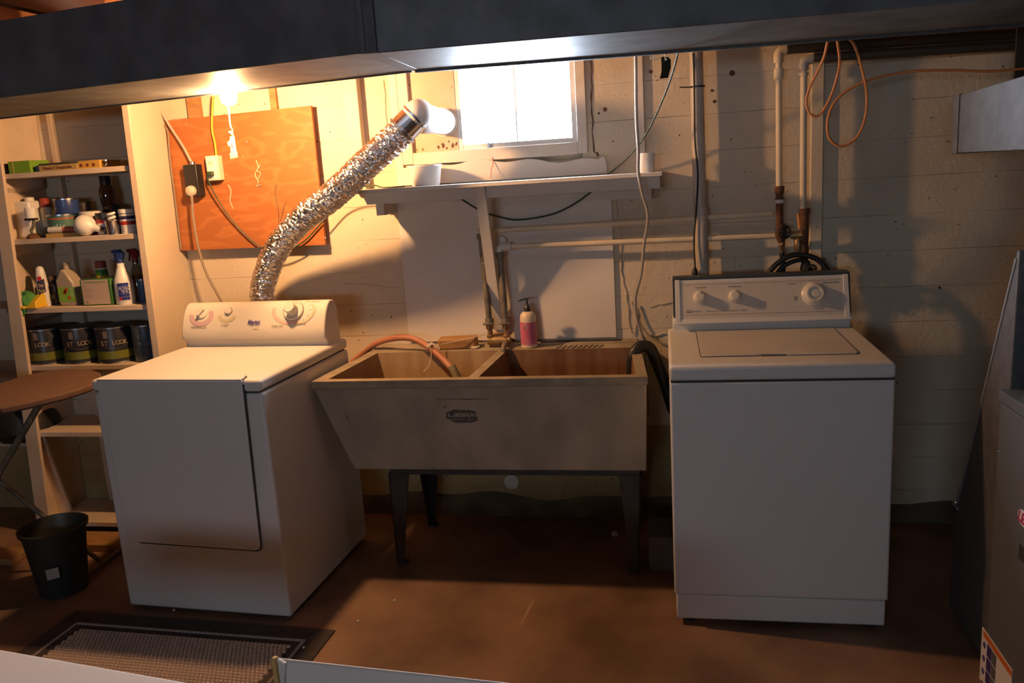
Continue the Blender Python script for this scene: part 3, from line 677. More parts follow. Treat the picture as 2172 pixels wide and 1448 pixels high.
# painted horizontal pipes
h1 = thing('water_pipe', 'upper cream painted pipe running along the wall above the sink', 'pipe', (-.2, -.06, 1.32))
obj('pipe', MB().tube([(-.775, -.055, 1.318), (.415, -.055, 1.332)], .0115, 12), 'pipepaint', h1)
obj('elbow', MB().lathe([(.016, -.02), (.019, -.016), (.019, .016), (.014, .02)], (-.772, -.075, 1.312), 14), 'pipepaint', h1)
h2 = thing('water_pipe', 'lower cream painted pipe running along the wall to the valves', 'pipe', (-.2, -.07, 1.24))
obj('pipe', MB().tube([(-.66, -.065, 1.249), (.505, -.065, 1.243)], .0115, 12), 'pipepaint', h2)
obj('elbow', MB().tube(spline([(-.695, -.08, 1.205), (-.695, -.08, 1.235), (-.686, -.075, 1.247), (-.65, -.066, 1.249)], 5), .0185, 14), 'whitepaint', h2)
obj('cap', MB().lathe([(.018, 0), (.018, .012), (.014, .014)], at(1066, 510, -.03), 18, axis=(0, -1, 0)), 'whitepaint', h2)

# wood block, twine and red hose in the left basin
wb = single('wood_block', MB().prism([(-.985, -.135, ZR+.001), (-.985, -.135, ZR+.045), (-.985, -.075, ZR+.05), (-.985, -.075, ZR+.001)], (.165, .012, -.0)), 'wood', 'rough brown wooden block lying on the left sink ledge', 'wood block', bevel=.006)
rh = thing('red_hose', 'red rubber hose arching over the sink rim into the left basin', 'hose', at(850, 718, -.14))
hp = [at(742, 772, -.05), at(775, 746, -.07), at(800, 727, -.10), at(838, 717, -.13), at(875, 718, -.16), at(905, 733, -.20), at(935, 757, -.26), at(962, 785, -.32)]
hp.append(Vector((hp[-1].x+.03, hp[-1].y-.03, .70)))
obj('hose', MB().tube(spline(hp[:-1], 8), .0135, 12), 'redhose', rh)
obj('hose_end', MB().tube([hp[-2]+Vector((-.008, .005, .015)), hp[-2]+Vector((.02, -.02, -.03)), hp[-1]], .0165, 12), 'greenhose', rh)
tw = thing('twine', 'thin twine tied round the red hose and stretched to the left tap', 'twine', at(915, 735, -.2))
obj('line', MB().tube(spline([at(915, 735, -.215), at(950, 727, -.16), at(1000, 716, -.13), at(1030, 709, -.10)]), .0016, 6), 'string', tw)
obj('bow', MB().tube(spline([at(905, 735, -.235), at(915, 728, -.24), at(925, 736, -.25), at(932, 742, -.24), at(928, 732, -.23), at(912, 730, -.24), at(915, 750, -.25), at(910, 775, -.26), at(898, 788, -.265)]), .0018, 6), 'string', tw)
obj('loop', MB().lathe([(.016, -.006), (.017, 0), (.016, .006)], at(913, 733, -.215), 14, axis=(.6, -.3, -.6)), 'string', tw)
single('soap_bar', MB().lathe([(.02, 0), (.023, .004), (.021, .009), (.001, .011)], (-.845+.02, -.11, ZR+.001), 14), 'soapbot', 'small yellowed soap sliver on the ledge beside the wooden block', 'soap')
# black washer drain hose
bh = thing('drain_hose', 'thick black corrugated drain hose hooked over the right sink rim', 'hose', (-.12, -.3, ZR))
hp = [Vector((-.165, -.27, .62)), at(1340, 780, -.27), at(1345, 748, -.27), at(1360, 734, -.25), at(1378, 738, -.22), at(1392, 765, -.20), at(1410, 810, -.20), at(1428, 865, -.20), Vector((.03, -.19, .55))]
P2 = spline(hp, 14); obj('hose', MB().tube(P2, .018, 14, rs=[.0205+.005*i/len(P2)+.0015*(i % 2) for i in range(len(P2))]), 'rubber', bh)

# ------------------------------------------------------------------ things under the sink
single('cleanout_cap', MB().lathe([(.034, 0), (.034, .012), (.024, .014), (.012, .008), (.001, .008)], at(1086, 1020, -.001), 24, axis=(0, -1, 0)), 'whitepaint', 'round white pipe cap on the wall beneath the sink', 'pipe cap')
single('concrete_block', MB().box(-.10, .02, -.50, -.30, 0, .14), mat('block_dark', (.10, .09, .08), .9, col2=(.14, .12, .11), scale=12), 'rough dark concrete block on the floor between sink leg and washer', 'concrete block', bevel=.006)
single('bottle_cap', MB().lathe([(.014, 0), (.014, .01), (.012, .012)], Vector((atz(1304, 1134, 0).x, atz(1304, 1134, 0).y, 0)), 14), 'white_plastic', 'small white cap on the floor by the back sink leg', 'cap')
for (u, v, r) in ((837, 1274, .006), (760, 1318, .006), (645, 1380, .0045), (370, 1300, .006)):
    p = atz(u, v, 0); z0 = .0
    if u < 700: z0 = .011
    q = MB(); q.lathe([(r*.8, 0), (r, r*.5), (r*.6, r*1.0), (.0005, r*1.1)], (p.x, p.y, z0), 6)
    lb = {837: 'tiny pale pebble on the bare floor just beyond the sink shadow', 760: 'tiny pale pebble on the bare floor right of the rug corner', 645: 'tiny white crumb on the dark edge of the rug', 370: 'tiny crumb on the rug close to the dryer base'}[u]
    single('pebble' if u > 700 else 'crumb', q, 'whitepaint', lb, 'crumb')
fl = [o_ for o_ in C.objects if o_.name == 'floor'][0]
a, b = atz(1128, 1272, 0), atz(1075, 1385, 0); dn = Vector((.008, 0, 0)); b2 = a.lerp(b, .5)
obj('scuff_mark', MB().prism([Vector((a.x, a.y, .0)), Vector((a.x, a.y, 0))+dn*1.6, Vector((b2.x, b2.y, 0))+dn, Vector((b2.x, b2.y, 0))-dn*.4], (0, 0, .0005)), 'scuff', fl)

# ------------------------------------------------------------------ WALL SHELF
sh = thing('wall_shelf', 'white painted wooden shelf on the wall below the window', 'shelf', (-.63, -.15, 1.43))
obj('shelf_board', MB().box(-1.245, -.012, -.275, -.001, 1.508, 1.523), 'whitepaint', sh, bevel=.0015)
obj('apron', MB().prism([(-1.235, -.215, 1.508), (-.02, -.215, 1.508), (-.02, -.215, 1.461), (-1.215, -.215, 1.461)], (0, .018, 0)), 'whitepaint', sh, bevel=.0015)
obj('end_board', MB().prism([(-1.235, -.197, 1.508), (-1.235, -.02, 1.508), (-1.215, -.02, 1.461), (-1.215, -.197, 1.461)], (.016, 0, 0)), 'whitepaint', sh)
obj('wall_cleat', MB().box(-1.2, -.03, -.022, -.013, 1.42, 1.508), 'whitepaint', sh)
obj('bracket', MB().box(-1.185, -1.150, -.195, -.02, 1.414, 1.461), 'whitepaint', sh, bevel=.002)
obj('bracket', MB().box(-.09, -.055, -.18, -.02, 1.420, 1.461), 'whitepaint', sh, bevel=.002)
obj('slanted_brace', MB().prism([(-.752, -.236, 1.508), (-.752, -.216, 1.508), (-.755, -.014, .885), (-.755, -.034, .885)], (.043, 0, 0)), 'whitepaint', sh, bevel=.002)
single('hardboard_panel', MB().box(-1.152, -.222, -.013, -.004, .835, 1.505), 'hardboard', 'large smooth white hardboard splash panel on the wall behind the sink', 'wall panel', bevel=.001)

wt = thing('white_tub', 'white plastic tub standing on the left half of the wall shelf', 'tub', (-.98, -.13, 1.523))
obj('tub', MB().lathe([(.055, 0), (.060, .01), (.068, .075), (.071, .078), (.071, .085), (.066, .085), (.058, .012), (.001, .01)], (-.98, -.13, 1.523), 28), 'white_plastic', wt)
sj = thing('small_jar', 'small round white jar with a lid at the shelf right end', 'jar', (-.072, -.13, 1.523))
obj('jar', MB().lathe([(.028, 0), (.030, .004), (.030, .052), (.027, .055)], (-.07, -.14, 1.523), 24), 'white_plastic', sj)
obj('lid', MB().lathe([(.0325, .052), (.0325, .072), (.030, .075), (.001, .075)], (-.07, -.14, 1.523), 24), 'white_plastic', sj)
single('red_wire', MB().tube(spline([at(1043, 325, -.012), at(1046, 345, -.03), at(1042, 360, -.05), at(1041, 378, -.09)]), .0016, 6), flat('red_thread', (.55, .1, .08)), 'thin red wire dangling from the window latch', 'wire')

# ------------------------------------------------------------------ PLYWOOD BOARD with outlets
pb = thing('plywood_board', 'orange plywood board mounted on the wall behind the dryer', 'board', (-1.83, -.03, 1.29))
obj('panel', MB().prism([(-2.180, -.052, 1.874), (-1.484, -.052, 1.888), (-1.486, -.052, 1.292), (-2.212, -.052, 1.297)], (0, .016, 0)), 'ply', pb, bevel=.001)
obj('batten', MB().box(-2.15, -2.11, -.036, -.0, 1.30, 1.87).box(-1.56, -1.52, -.036, -.0, 1.30, 1.87), 'wood', pb)
for u, v in ((650, 262), (523, 300), (660, 500), (395, 262), (690, 505), (515, 333)):
    obj('nail', MB().lathe([(.0035, 0), (.001, .0015)], at(u, v, -.0525), 8, axis=(0, -1, 0)), 'steel', pb)
def twist(pts, r, m, name):
    obj(name, MB().tube(spline([at(u, v, y) for u, v, y in pts], 4), r, 5), m, pb)
twist([(543, 340, -.056), (548, 355, -.062), (541, 370, -.06), (548, 385, -.062), (545, 395, -.056), (553, 392, -.06)], .0018, 'string', 'loose_twine')
twist([(552, 350, -.056), (546, 362, -.062), (553, 368, -.06), (548, 380, -.058)], .0015, 'string', 'loose_twine')
twist([(484, 392, -.056), (490, 405, -.06), (488, 425, -.06), (494, 442, -.056)], .0020, 'string', 'loose_twine')
twist([(581, 388, -.056), (586, 392, -.06), (583, 400, -.06), (584, 415, -.06), (590, 450, -.06), (590, 470, -.056)], .0012, 'oldpipe', 'rusty_wire')
twist([(608, 427, -.056), (603, 432, -.06), (597, 455, -.06), (593, 470, -.056)], .0012, 'oldpipe', 'rusty_wire')
# black range outlet
do = thing('power_outlet', 'black dryer power outlet box mounted at the plywood left edge', 'outlet', at(408, 415, -.08))
a = at(388, 350, -.10); b = at(425, 415, -.10)
obj('housing', MB().box(a.x, b.x, -.105, -.053, b.z-.002, a.z), 'blackplastic', do, bevel=.003)
obj('cable_clamp', MB().lathe([(.012, 0), (.012, .012), (.009, .014)], ((a.x+b.x)/2, -.075, a.z), 14), 'steel', do)
dp = thing('dryer_plug', 'grey beige dryer plug with its cord in the black outlet', 'plug', at(405, 405, -.12))
c_ = at(404, 405, -.12)
obj('plug_body', MB().lathe([(.020, 0), (.024, .005), (.022, .02), (.014, .026), (.001, .027)], (c_.x, -.105, c_.z), 18, axis=(0, -1, 0)), 'beige', dp)
obj('cord', MB().tube(spline([(c_.x, -.118, c_.z-.005), (c_.x+.002, -.12, c_.z-.035), at(410, 460, -.12), at(420, 520, -.13), at(436, 575, -.14), at(470, 640, -.15), at(500, 700, -.15)]), .0055, 10), 'beigecord', dp)
bx1 = single('armoured_cable', MB().tube(spline([at(322, 200, -.07), at(335, 225, -.07), at(362, 270, -.07), at(388, 310, -.075), (( a.x+b.x)/2-.005, -.075, a.z+.012)]), .0055, 8), 'romex', 'grey armoured cable running down to the black outlet box', 'cable')
bx2 = single('shadow_gap_tube', MB().tube(spline([at(318, 205, -.06), at(328, 232, -.06), at(345, 262, -.06), at(356, 280, -.06), at(360, 330, -.06), at(371, 420, -.06), at(384, 530, -.06)]), .004, 8), 'beigecord', 'thin dark tube standing for the shadow gap at the plywood left edge', 'cable')  # dark tube shapes the shadow gap between bookcase and plywood
ou = thing('wall_outlet', 'ivory double wall outlet box on the plywood board', 'outlet', at(449, 385, -.09))
a = at(434, 331, -.095); b = at(467, 382, -.095)
obj('box', MB().box(a.x, b.x, -.095, -.053, b.z, a.z), 'ivory', ou, bevel=.003)
cxo = (a.x+b.x)/2-.003
obj('cover_plate', MB().box(a.x+.006, b.x-.010, -.098, -.094, b.z+.008, a.z-.006), 'white_plastic', ou, bevel=.002)
for zz in (a.z-.032, b.z+.030):
    s_ = obj('socket_face', MB().lathe([(.013, 0), (.013, .0025), (.011, .003)], (cxo, -.098, zz), 18, axis=(0, -1, 0)), 'ivory', ou)
    obj('slot', MB().box(cxo-.006, cxo-.0045, -.1015, -.10, zz-.002, zz+.006).box(cxo+.0045, cxo+.006, -.1015, -.10, zz-.002, zz+.006), 'seam', s_)
gp = thing('power_cable', 'dark green extension cord plugged in below and looping to the shelf', 'cord', at(449, 365, -.11))
c_ = at(449, 365, -.11)
obj('plug', MB().box(cxo-.012, cxo+.012, -.122, -.101, b.z+.020, b.z+.040), 'greencord', gp, bevel=.003)
obj('cord', MB().tube(spline([(cxo-.01, -.115, b.z+.028), at(441, 380, -.11), at(460, 420, -.09), at(495, 470, -.075), at(545, 518, -.07), at(590, 535, -.065), at(640, 515, -.065), at(680, 475, -.065), at(720, 430, -.07), at(750, 402, -.12), at(790, 393, -.18), (-1.14, -.2, 1.527), (-1.05, -.2, 1.527)]), .0032, 8), 'greencord', gp)
yc = single('yellow_cord', MB().tube(spline([at(452, 205, -.075), at(450, 240, -.075), at(450, 275, -.075), at(456, 305, -.08), at(459, 332, -.085)]), .0048, 8), 'yellowcord', 'yellow cable dropping into the top of the ivory outlet', 'cable')

# dark cord behind shelf and cords at the right
gc = single('power_cable', MB().tube(spline([at(1452, 40, -.36), at(1441, 100, -.30), at(1425, 160, -.24), at(1400, 225, -.18), at(1370, 285, -.13), at(1335, 330, -.09), at(1297, 364, -.05), at(1275, 385, -.03), at(1250, 410, -.026), at(1210, 437, -.026), at(1165, 456, -.026), at(1100, 466, -.026), at(1060, 460, -.026), at(1020, 447, -.026), at(980, 423, -.026), at(960, 410, -.026)]), .0038, 8), 'greencord', 'dark cord sloping down from the duct and sagging below the shelf', 'cord')
gy = single('grey_cable', MB().tube(spline([at(1347, 50, -.34), at(1348, 95, -.33), at(1349, 170, -.33), at(1350, 250, -.33), at(1354, 320, -.33), at(1354, 365, -.32), at(1362, 410, -.31), at(1374, 457, -.28), at(1366, 520, -.22), at(1360, 580, -.17), at(1348, 630, -.12), at(1350, 670, -.10), at(1362, 710, -.07), (-.10, -.05, .80), (-.09, -.04, .5)]), .0058, 8), 'romex', 'grey cable hanging from the duct past the shelf right end', 'cable')
gy2 = single('grey_wire', MB().tube(spline([at(1340, 640, -.02), at(1360, 690, -.02), at(1385, 718, -.02), at(1425, 735, -.02), (.05, -.02, .78)]), .004, 8), 'romex', 'thin wire crossing the wall between sink and washer', 'wire')

# grey vertical pipe with zip tied black cord
vpz = thing('drain_stack', 'tall grey painted pipe standing against the wall behind the washer', 'pipe', (.14, -.06, 0))
obj('pipe', MB().tube([(.150, -.06, 0), (.128, -.06, 1.99)], .0265, 20), 'greypipe', vpz)
obj('lower_sleeve', MB().tube([(.1485, -.06, .1), (.1385, -.06, 1.37)], .0275, 20), 'greypipe', vpz)
bk = thing('black_power_cord', 'black cord running down the grey pipe with its plug by the washer', 'cord', (.12, -.1, 1.1))
obj('cord', MB().tube(spline([at(1470, 112, -.085), at(1472, 160, -.092), at(1473, 240, -.092), at(1474, 300, -.092), at(1480, 370, -.092), at(1477, 440, -.092), at(1472, 510, -.092), at(1475, 575, -.10)]), .0035, 8), 'blackcord', bk)
pq = at(1474, 582, -.10)
obj('plug', MB().lathe([(.004, .03), (.009, .022), (.013, .008), (.013, -.012), (.001, -.013)], pq, 12), 'blackplastic', bk)
zt = thing('zip_tie', 'black zip tie round the tall grey pipe', 'zip tie', at(1475, 185, -.09))
q_ = at(1478, 184, -.06)
obj('band', MB().lathe([(.0302, -.003), (.0302, .003)], (.1305, -.063, q_.z), 22), 'blackplastic', zt)
obj('tail', MB().tube([at(1468, 185, -.092), at(1442, 185, -.10)], .0025, 6), 'blackplastic', zt)

# hanging dark tag
ht = thing('hanging_tag', 'small dark curved tag hung from the duct by string', 'tag', at(1410, 165, -.70))
oo = [(1402, 122), (1407, 120), (1418, 121), (1423, 127), (1423, 143), (1417, 165), (1399, 167), (1403, 152), (1403, 135)]
obj('tag_plate', MB().prism([at(u, v, -.70) for u, v in oo], (0, .003, 0)), mat('dark_leather', (.05, .04, .015), .8, spec=.1, col2=(.03, .028, .02), scale=14), ht, bevel=.001)
obj('eyelet', MB().lathe([(.004, 0), (.004, .002)], at(1412, 126, -.70), 12, axis=(0, -1, 0)), 'steel', ht)
obj('string', MB().tube(spline([at(1412, 126, -.703), at(1410, 118, -.705), at(1411, 112, -.72), Vector((at(1412, 104, -.72).x, -.727, 1.899))]), .0016, 6).tube(spline([at(1381, 116, -.70), at(1380, 124, -.70), at(1388, 127, -.70), at(1387, 118, -.70), at(1392, 127, -.70), at(1410, 112, -.705)]), .0015, 6), 'string', ht)

# orange cord loops
oc = single('orange_cord', MB().tube(spline([at(1762, 50, -.42), at(1756, 85, -.40), at(1748, 120, -.38), at(1735, 150, -.36), at(1718, 185, -.35), at(1710, 215, -.35), at(1716, 238, -.35), at(1728, 246, -.35), at(1742, 240, -.35), at(1762, 205, -.36), at(1775, 165, -.37), at(1781, 130, -.39), at(1776, 85, -.42), at(1772, 40, -.42)]), .0046, 8), 'orangecord', 'shorter orange cord loop hanging by the two white pipes', 'cord')
oc2 = single('orange_cord', MB().tube(spline([at(1785, 40, -.42), at(1798, 78, -.42), at(1812, 95, -.40), at(1828, 145, -.38), at(1838, 195, -.36), at(1836, 245, -.36), at(1818, 290, -.36), at(1785, 310, -.36), at(1760, 295, -.36), at(1755, 260, -.36), at(1768, 220, -.36), at(1800, 190, -.36), at(1850, 168, -.36), at(1930, 152, -.36), at(2020, 149, -.36), at(2100, 151, -.36), at(2200, 143, -.36)]), .0046, 8), 'orangecord', 'longer orange cord loop trailing right across the wall', 'cord')

# washer supply pipes
def supply(label, x0, top, z_w, z_r, x1, yk=-.10):
    t = thing('supply_pipe', label, 'pipe', (x1, yk, z_r))
    obj('painted_pipe', MB().tube([(x0, yk, top), ((x0+x1)/2, yk, z_w)], .0125, 14), 'pipepaint', t)
    return t
s1 = supply('left white painted supply pipe with rusty lower fittings and wheel valve', .432, 1.945, 1.438, 1.2, .440)
obj('elbow', MB().tube(spline([(.432, -.10, 1.90), (.432, -.10, 1.925), (.440, -.10, 1.94), (.47, -.10, 1.945)], 5), .019, 14), 'pipepaint', s1)
obj('coupling', MB().lathe([(.017, 0), (.019, .004), (.019, .035), (.017, .04)], (.433, -.10, 1.84), 14), 'pipepaint', s1)
obj('rusty_fitting', MB().lathe([(.014, -.15), (.014, -.06), (.0165, -.055), (.0165, -.035), (.014, -.03), (.014, -.02), (.018, -.018), (.018, .010), (.0, .010)], (.437, -.10, 1.43), 14), 'rust', s1)
obj('label_band', MB().lathe([(.0175, -.056), (.0175, -.042)], (.437, -.10, 1.43), 14, cap=False), 'whitepaint', s1)
obj('valve_body', MB().lathe([(.010, -.045), (.018, -.03), (.024, -.01), (.022, .012), (.014, .03)], (.444, -.10, 1.262), 14), 'rust', s1)
def wheel(parent, c, r):
    m = MB(); c = Vector(c); ax = Vector((.35, -1, 0)).normalized(); s0 = Vector((1, .35, 0)).normalized(); s1_ = Vector((0, 0, 1))
    ring = [c+(s0*math.cos(2*PI*k/18)+s1_*math.sin(2*PI*k/18))*r for k in range(19)]
    m.tube(ring, .0035, 6)
    for k in range(3): a_ = PI*k/3; m.tube([c-(s0*math.cos(a_)+s1_*math.sin(a_))*r, c+(s0*math.cos(a_)+s1_*math.sin(a_))*r], .0028, 6)
    m.tube([c-ax*.0, c-ax*.03], .005, 8)
    obj('valve_wheel', m, 'darkiron', parent)
wheel(s1, (.452, -.135, 1.262), .024)
obj('hose_union', MB().lathe([(.008, -.03), (.008, -.005), (.012, 0), (.012, .016), (.009, .02)], (.447, -.10, 1.205), 12), 'brass', s1)
s2 = supply('right white painted supply pipe with brown iron tee and drop valve', .523, 1.905, 1.335, 1.14, .527)
obj('elbow', MB().tube(spline([(.523, -.10, 1.865), (.523, -.10, 1.885), (.532, -.10, 1.899), (.56, -.10, 1.905)], 5), .018, 14), 'greypipe', s2)
obj('coupling', MB().lathe([(.016, 0), (.018, .003), (.018, .012), (.014, .014)], (.523, -.10, 1.845), 14), 'pipepaint', s2)
obj('iron_riser', MB().lathe([(.016, -.19), (.016, -.012), (.021, -.01), (.021, .010), (.0, .011)], (.531, -.10, 1.338), 16), 'rust', s2)
obj('tee_branch', MB().tube([(.531, -.10, 1.245), (.485, -.085, 1.245)], .016, 12).lathe([(.012, 0), (.016, .006), (.016, .04), (.010, .05)], (.508, -.10, 1.185), 12), 'brass', s2)
obj('copper_side', MB().tube([(.515, -.095, 1.27), (.508, -.095, 1.33)], .007, 10), 'orangecord', s2)
obj('valve_body', MB().lathe([(.010, -.035), (.018, -.02), (.022, 0), (.018, .018), (.014, .03)], (.537, -.105, 1.115), 14), 'darkiron', s2)
wheel(s2, (.556, -.13, 1.112), .018)
# copper / white tail pipes
obj('hose_stub', MB().lathe([(.009, -.055), (.009, -.03)], (.537, -.105, 1.115), 12), 'chrome', s2)
hA = thing('fill_hose', 'outer black fill hose arching behind the washer console', 'hose', (.53, -.12, 1.1))
obj('hose', MB().tube(spline([(.36, -.13, .98), at(1625, 590, -.13), at(1645, 562, -.13), at(1675, 543, -.13), at(1705, 541, -.13), at(1735, 551, -.13), at(1757, 575, -.13), (.66, -.13, 1.04), (.67, -.13, .9)]), .0105, 12), 'rubber', hA)
hB = thing('fill_hose', 'inner black fill hose dropping from the left valve', 'hose', (.45, -.1, 1.1))
obj('hose', MB().tube(spline([(.447, -.10, 1.18), (.450, -.10, 1.14), (.452, -.11, 1.05), (.455, -.12, .95)]), .0105, 12), 'rubber', hB)
hC = thing('fill_hose', 'short black fill hose curving from the right valve', 'hose', (.5, -.12, 1.1))
obj('hose', MB().tube(spline([(.38, -.125, .98), at(1643, 592, -.12), at(1660, 566, -.12), at(1690, 552, -.12), at(1712, 552, -.115)]), .009, 12), 'rubber', hC)
# dark pipes near the ceiling
for k, (y, z_, r, x0, lb) in enumerate(((-.12, 1.945, .019, .46, 'upper dark iron pipe running right from the white elbow'), (-.13, 1.905, .017, .555, 'lower dark iron pipe running right below its twin'), (-.20, 1.985, .022, .55, 'thick black pipe tucked highest under the duct'))):
    single('iron_pipe', MB().tube([(x0, y, z_), (1.9, y, z_-.03)], r, 12), 'blackpipe', lb, 'pipe')
single('pipe_strap', MB().box(1.205, 1.235, -.235, -.225, 1.74, 2.17), 'blackpipe', 'black vertical strap crossing the dark pipes at the far right', 'strap')
single('thin_copper_pipe', MB().tube([(.44, -.05, 1.965), (.52, -.05, 1.968)], .008, 8), 'orangecord', 'short copper pipe just above the white elbow', 'pipe')

# ------------------------------------------------------------------ BOOKCASE
bc = thing('bookcase', 'tall cream painted wooden bookcase at the left wall end', 'bookcase', (-2.53, -.15, 0))
BF = -.29
obj('side_panel', MB().hexa([(-2.255, BF, 0), (-2.225, BF, 0), (-2.225, -.003, 0), (-2.255, -.003, 0)], [(-2.205, BF, 2.16), (-2.175, BF, 2.16), (-2.175, -.003, 2.16), (-2.205, -.003, 2.16)]), 'creampaint', bc, bevel=.002)
def post(x0t, x1t, x0b, x1b, y0, y1, name='post', m='shelfpaint'):
    obj(name, MB().hexa([(x0b, y0, 0), (x1b, y0, 0), (x1b, y1, 0), (x0b, y1, 0)], [(x0t, y0, 2.16), (x1t, y0, 2.16), (x1t, y1, 2.16), (x0t, y1, 2.16)]), m, bc, bevel=.002)
post(-2.20, -2.172, -2.262, -2.225, BF-.018, BF)
post(-2.86, -2.80, -2.99, -2.92, BF-.018, BF)
post(-2.87, -2.85, -2.98, -2.96, BF, -.003, 'side_panel')
post(-2.79, -2.765, -2.80, -2.775, -.03, -.003, 'back_stile')
SZ = [1.684, 1.398, 1.088, .822, .505, .06]
for z_ in SZ:
    t = z_/2.16; xl = -2.97+.11*t; xr = -2.255+.05*t
    obj('shelf_board', MB().box(xl+.005, xr-.002, BF, -.006, z_-.022, z_), 'shelfpaint', bc, bevel=.0015)
    if z_ > .6:
        obj('cleat', MB().box(xr-.022, xr-.003, BF+.006, -.01, z_-.072, z_-.023), 'shelfpaint', bc, bevel=.001)
        obj('cleat', MB().prism([(xl+.008, BF+.004, z_-.023), (xl+.032, BF+.004, z_-.023), (xl+.03, BF+.004, z_-.06), (xl+.008, BF+.004, z_-.08)], (0, .24, 0)), 'shelfpaint', bc)
for z_ in (1.09, .79, .45):
    obj('shelf_board', MB().box(-3.9, -2.97, BF+.02, -.006, z_-.022, z_), 'shelfpaint', bc, bevel=.0015)
obj('side_panel', MB().box(-3.92, -3.90, BF, -.003, 0, 2.16), 'shelfpaint', bc)
lbd = single('narrow_board', MB().hexa([at(62, 772, -.24), at(67, 770, -.24), at(67, 770, -.22), at(62, 772, -.22)], [at(36, 672, -.20), at(46, 676, -.20), at(46, 676, -.18), at(36, 672, -.18)]), 'shelfpaint', 'narrow pale offcut leaning in the paint can shelf at its left', 'board')
p0 = atz(108, 1090, .061); p1 = atz(151, 1082, .061); q0 = at(76, 905, -.275); q1 = at(88, 903, -.275)
single('leaning_board', MB().prism([Vector((p0.x, p0.y, .061)), Vector((p1.x, p1.y, .061)), Vector((q1.x, q1.y, .478)), Vector((q0.x, q0.y, .478))], (0, .012, 0)), 'shelfpaint', 'tapered pale board leaning inside the bookcase on its bottom shelf', 'board')
single('floor_plank', MB().box(-2.85, -2.12, -.47, -.33, 0, .035), 'wood', 'worn brown plank on the floor in front of the bookcase', 'plank', bevel=.003)
single('floor_plank', MB().box(-3.6, -2.86, -.62, -.50, 0, .03), 'wood', 'brown plank on the floor left of the black basket', 'plank', bevel=.003)

# ---- contents
def P_(u, Y, z_):     # floor point on a shelf of height z_ under photo column u
    v = 700
    for _ in range(6):
        p = at(u, v, Y); q = at(u, v+10, Y); v += (z_-p.z)/((q.z-p.z)/10)
    p = at(u, v, Y); return Vector((p.x, Y, z_))
def wpx(u0, u1, v, Y): return (at(u1, v, Y)-at(u0, v, Y)).length
def bx_item(name, label, cat, u0, u1, Y, depth, zb, h, m, group=None, bevel=.0015):
    a = P_(u0, Y, zb); b = P_(u1, Y, zb)
    t = thing(name, label, cat, ((a.x+b.x)/2, Y, zb), 0, group)
    obj('box', MB().box(a.x, b.x, Y, Y+depth, zb, zb+h), m, t, bevel=bevel); return t, a.x, b.x
z1, z2, z3, z4, z5 = SZ[:5]
# shelf 1
t, x0, x1 = bx_item('navy_box', 'dark navy box at the left end of the top shelf', 'box', -20, 17, -.26, .10, z1, .045, flat('navy', (.02, .02, .07)))
t, x0, x1 = bx_item('green_box', 'bright green cardboard box on the top shelf', 'box', 20, 66, -.27, .12, z1, .052, flat('limebox', (.18, .36, .03)))
obj('lid_edge', MB().box(x0+.022, x0+.025, -.2715, -.27, z1, z1+.053), 'box_brown', t)
t, x0, x1 = bx_item('drop_cloth_pack', 'long flat yellow drop cloth pack on the top shelf', 'box', 78, 165, -.26, .16, z1, .026, flat('dullyellow', (.42, .30, .12)))
obj('end_flap', MB().box(x0-.001, x0+.015, -.262, -.10, z1, z1+.027), flat('bluebox', (.03, .05, .10)), t)
text('pack_text', 'Heavy 5 Dropcloths', .018, flat('brownprint', (.16, .04, .03)), t, fr(((x0+x1)/2+.005, -.2612, z1+.013), (1, 0, 0), (0, 0, 1)), width=.14, shear=.2)
t2, x2, x3 = bx_item('plastic_drop_sheet', 'black pack lying on the long yellow drop cloth pack', 'box', 82, 150, -.22, .11, z1+.026, .010, flat('blk', (.03, .03, .03)))
t, x0, x1 = bx_item('sheet_pack', 'yellow and orange flat pack right of the drop cloth pack', 'box', 167, 213, -.255, .14, z1, .034, flat('packyellow', (.55, .32, .06)))
for k in range(3): obj('printed_dot', MB().lathe([(.007, 0), (.007, .0008)], (x0+.015+.03*k, -.2555, z1+.015), 12, axis=(0, -1, 0)), flat('brownprint', (.16, .04, .03)), t)
j = thing('glass_jar', 'tiny clear glass jar on the top shelf by the right post', 'jar', P_(226, -.24, z1))
obj('jar', MB().lathe([(.010, 0), (.012, .003), (.012, .022), (.009, .026)], P_(226, -.24, z1), 14), 'clearplastic', j); obj('lid', MB().lathe([(.010, .026), (.010, .032)], P_(226, -.24, z1), 12), 'steel', j)

def can(name, label, cat, u0, u1, Y, zb, h, m, lidm='steel', bands=(), r=None, group=None):
    a = P_(u0, Y, zb); b = P_(u1, Y, zb); rr = r or (b.x-a.x)/2*.96; c = Vector(((a.x+b.x)/2, Y, zb))
    t = thing(name, label, cat, c, 0, group)
    obj('body', MB().lathe([(rr*.97, 0), (rr, .003), (rr, h-.004), (rr*.98, h)], c, 26), m, t)
    obj('lid', MB().lathe([(rr*1.02, h-.006), (rr*1.02, h), (rr*.9, h), (rr*.88, h-.004), (.001, h-.004)], c, 26), lidm, t)
    for z0, z1_, bm in bands: obj('label_band', MB().lathe([(rr+.0006, z0), (rr+.0006, z1_)], c, 26, cap=False), bm, t)
    return t, c, rr
def arctext(parent, body, size, m, c, r, z_, a0, da):
    for i, ch in enumerate(body):
        if ch == ' ': continue
        a = a0+da*i; p = Vector((c.x+r*math.sin(a), c.y-r*math.cos(a), z_))
        text('letter', ch, size, m, parent, fr(p, (math.cos(a), math.sin(a), 0), (0, 0, 1)), depth=.0003)
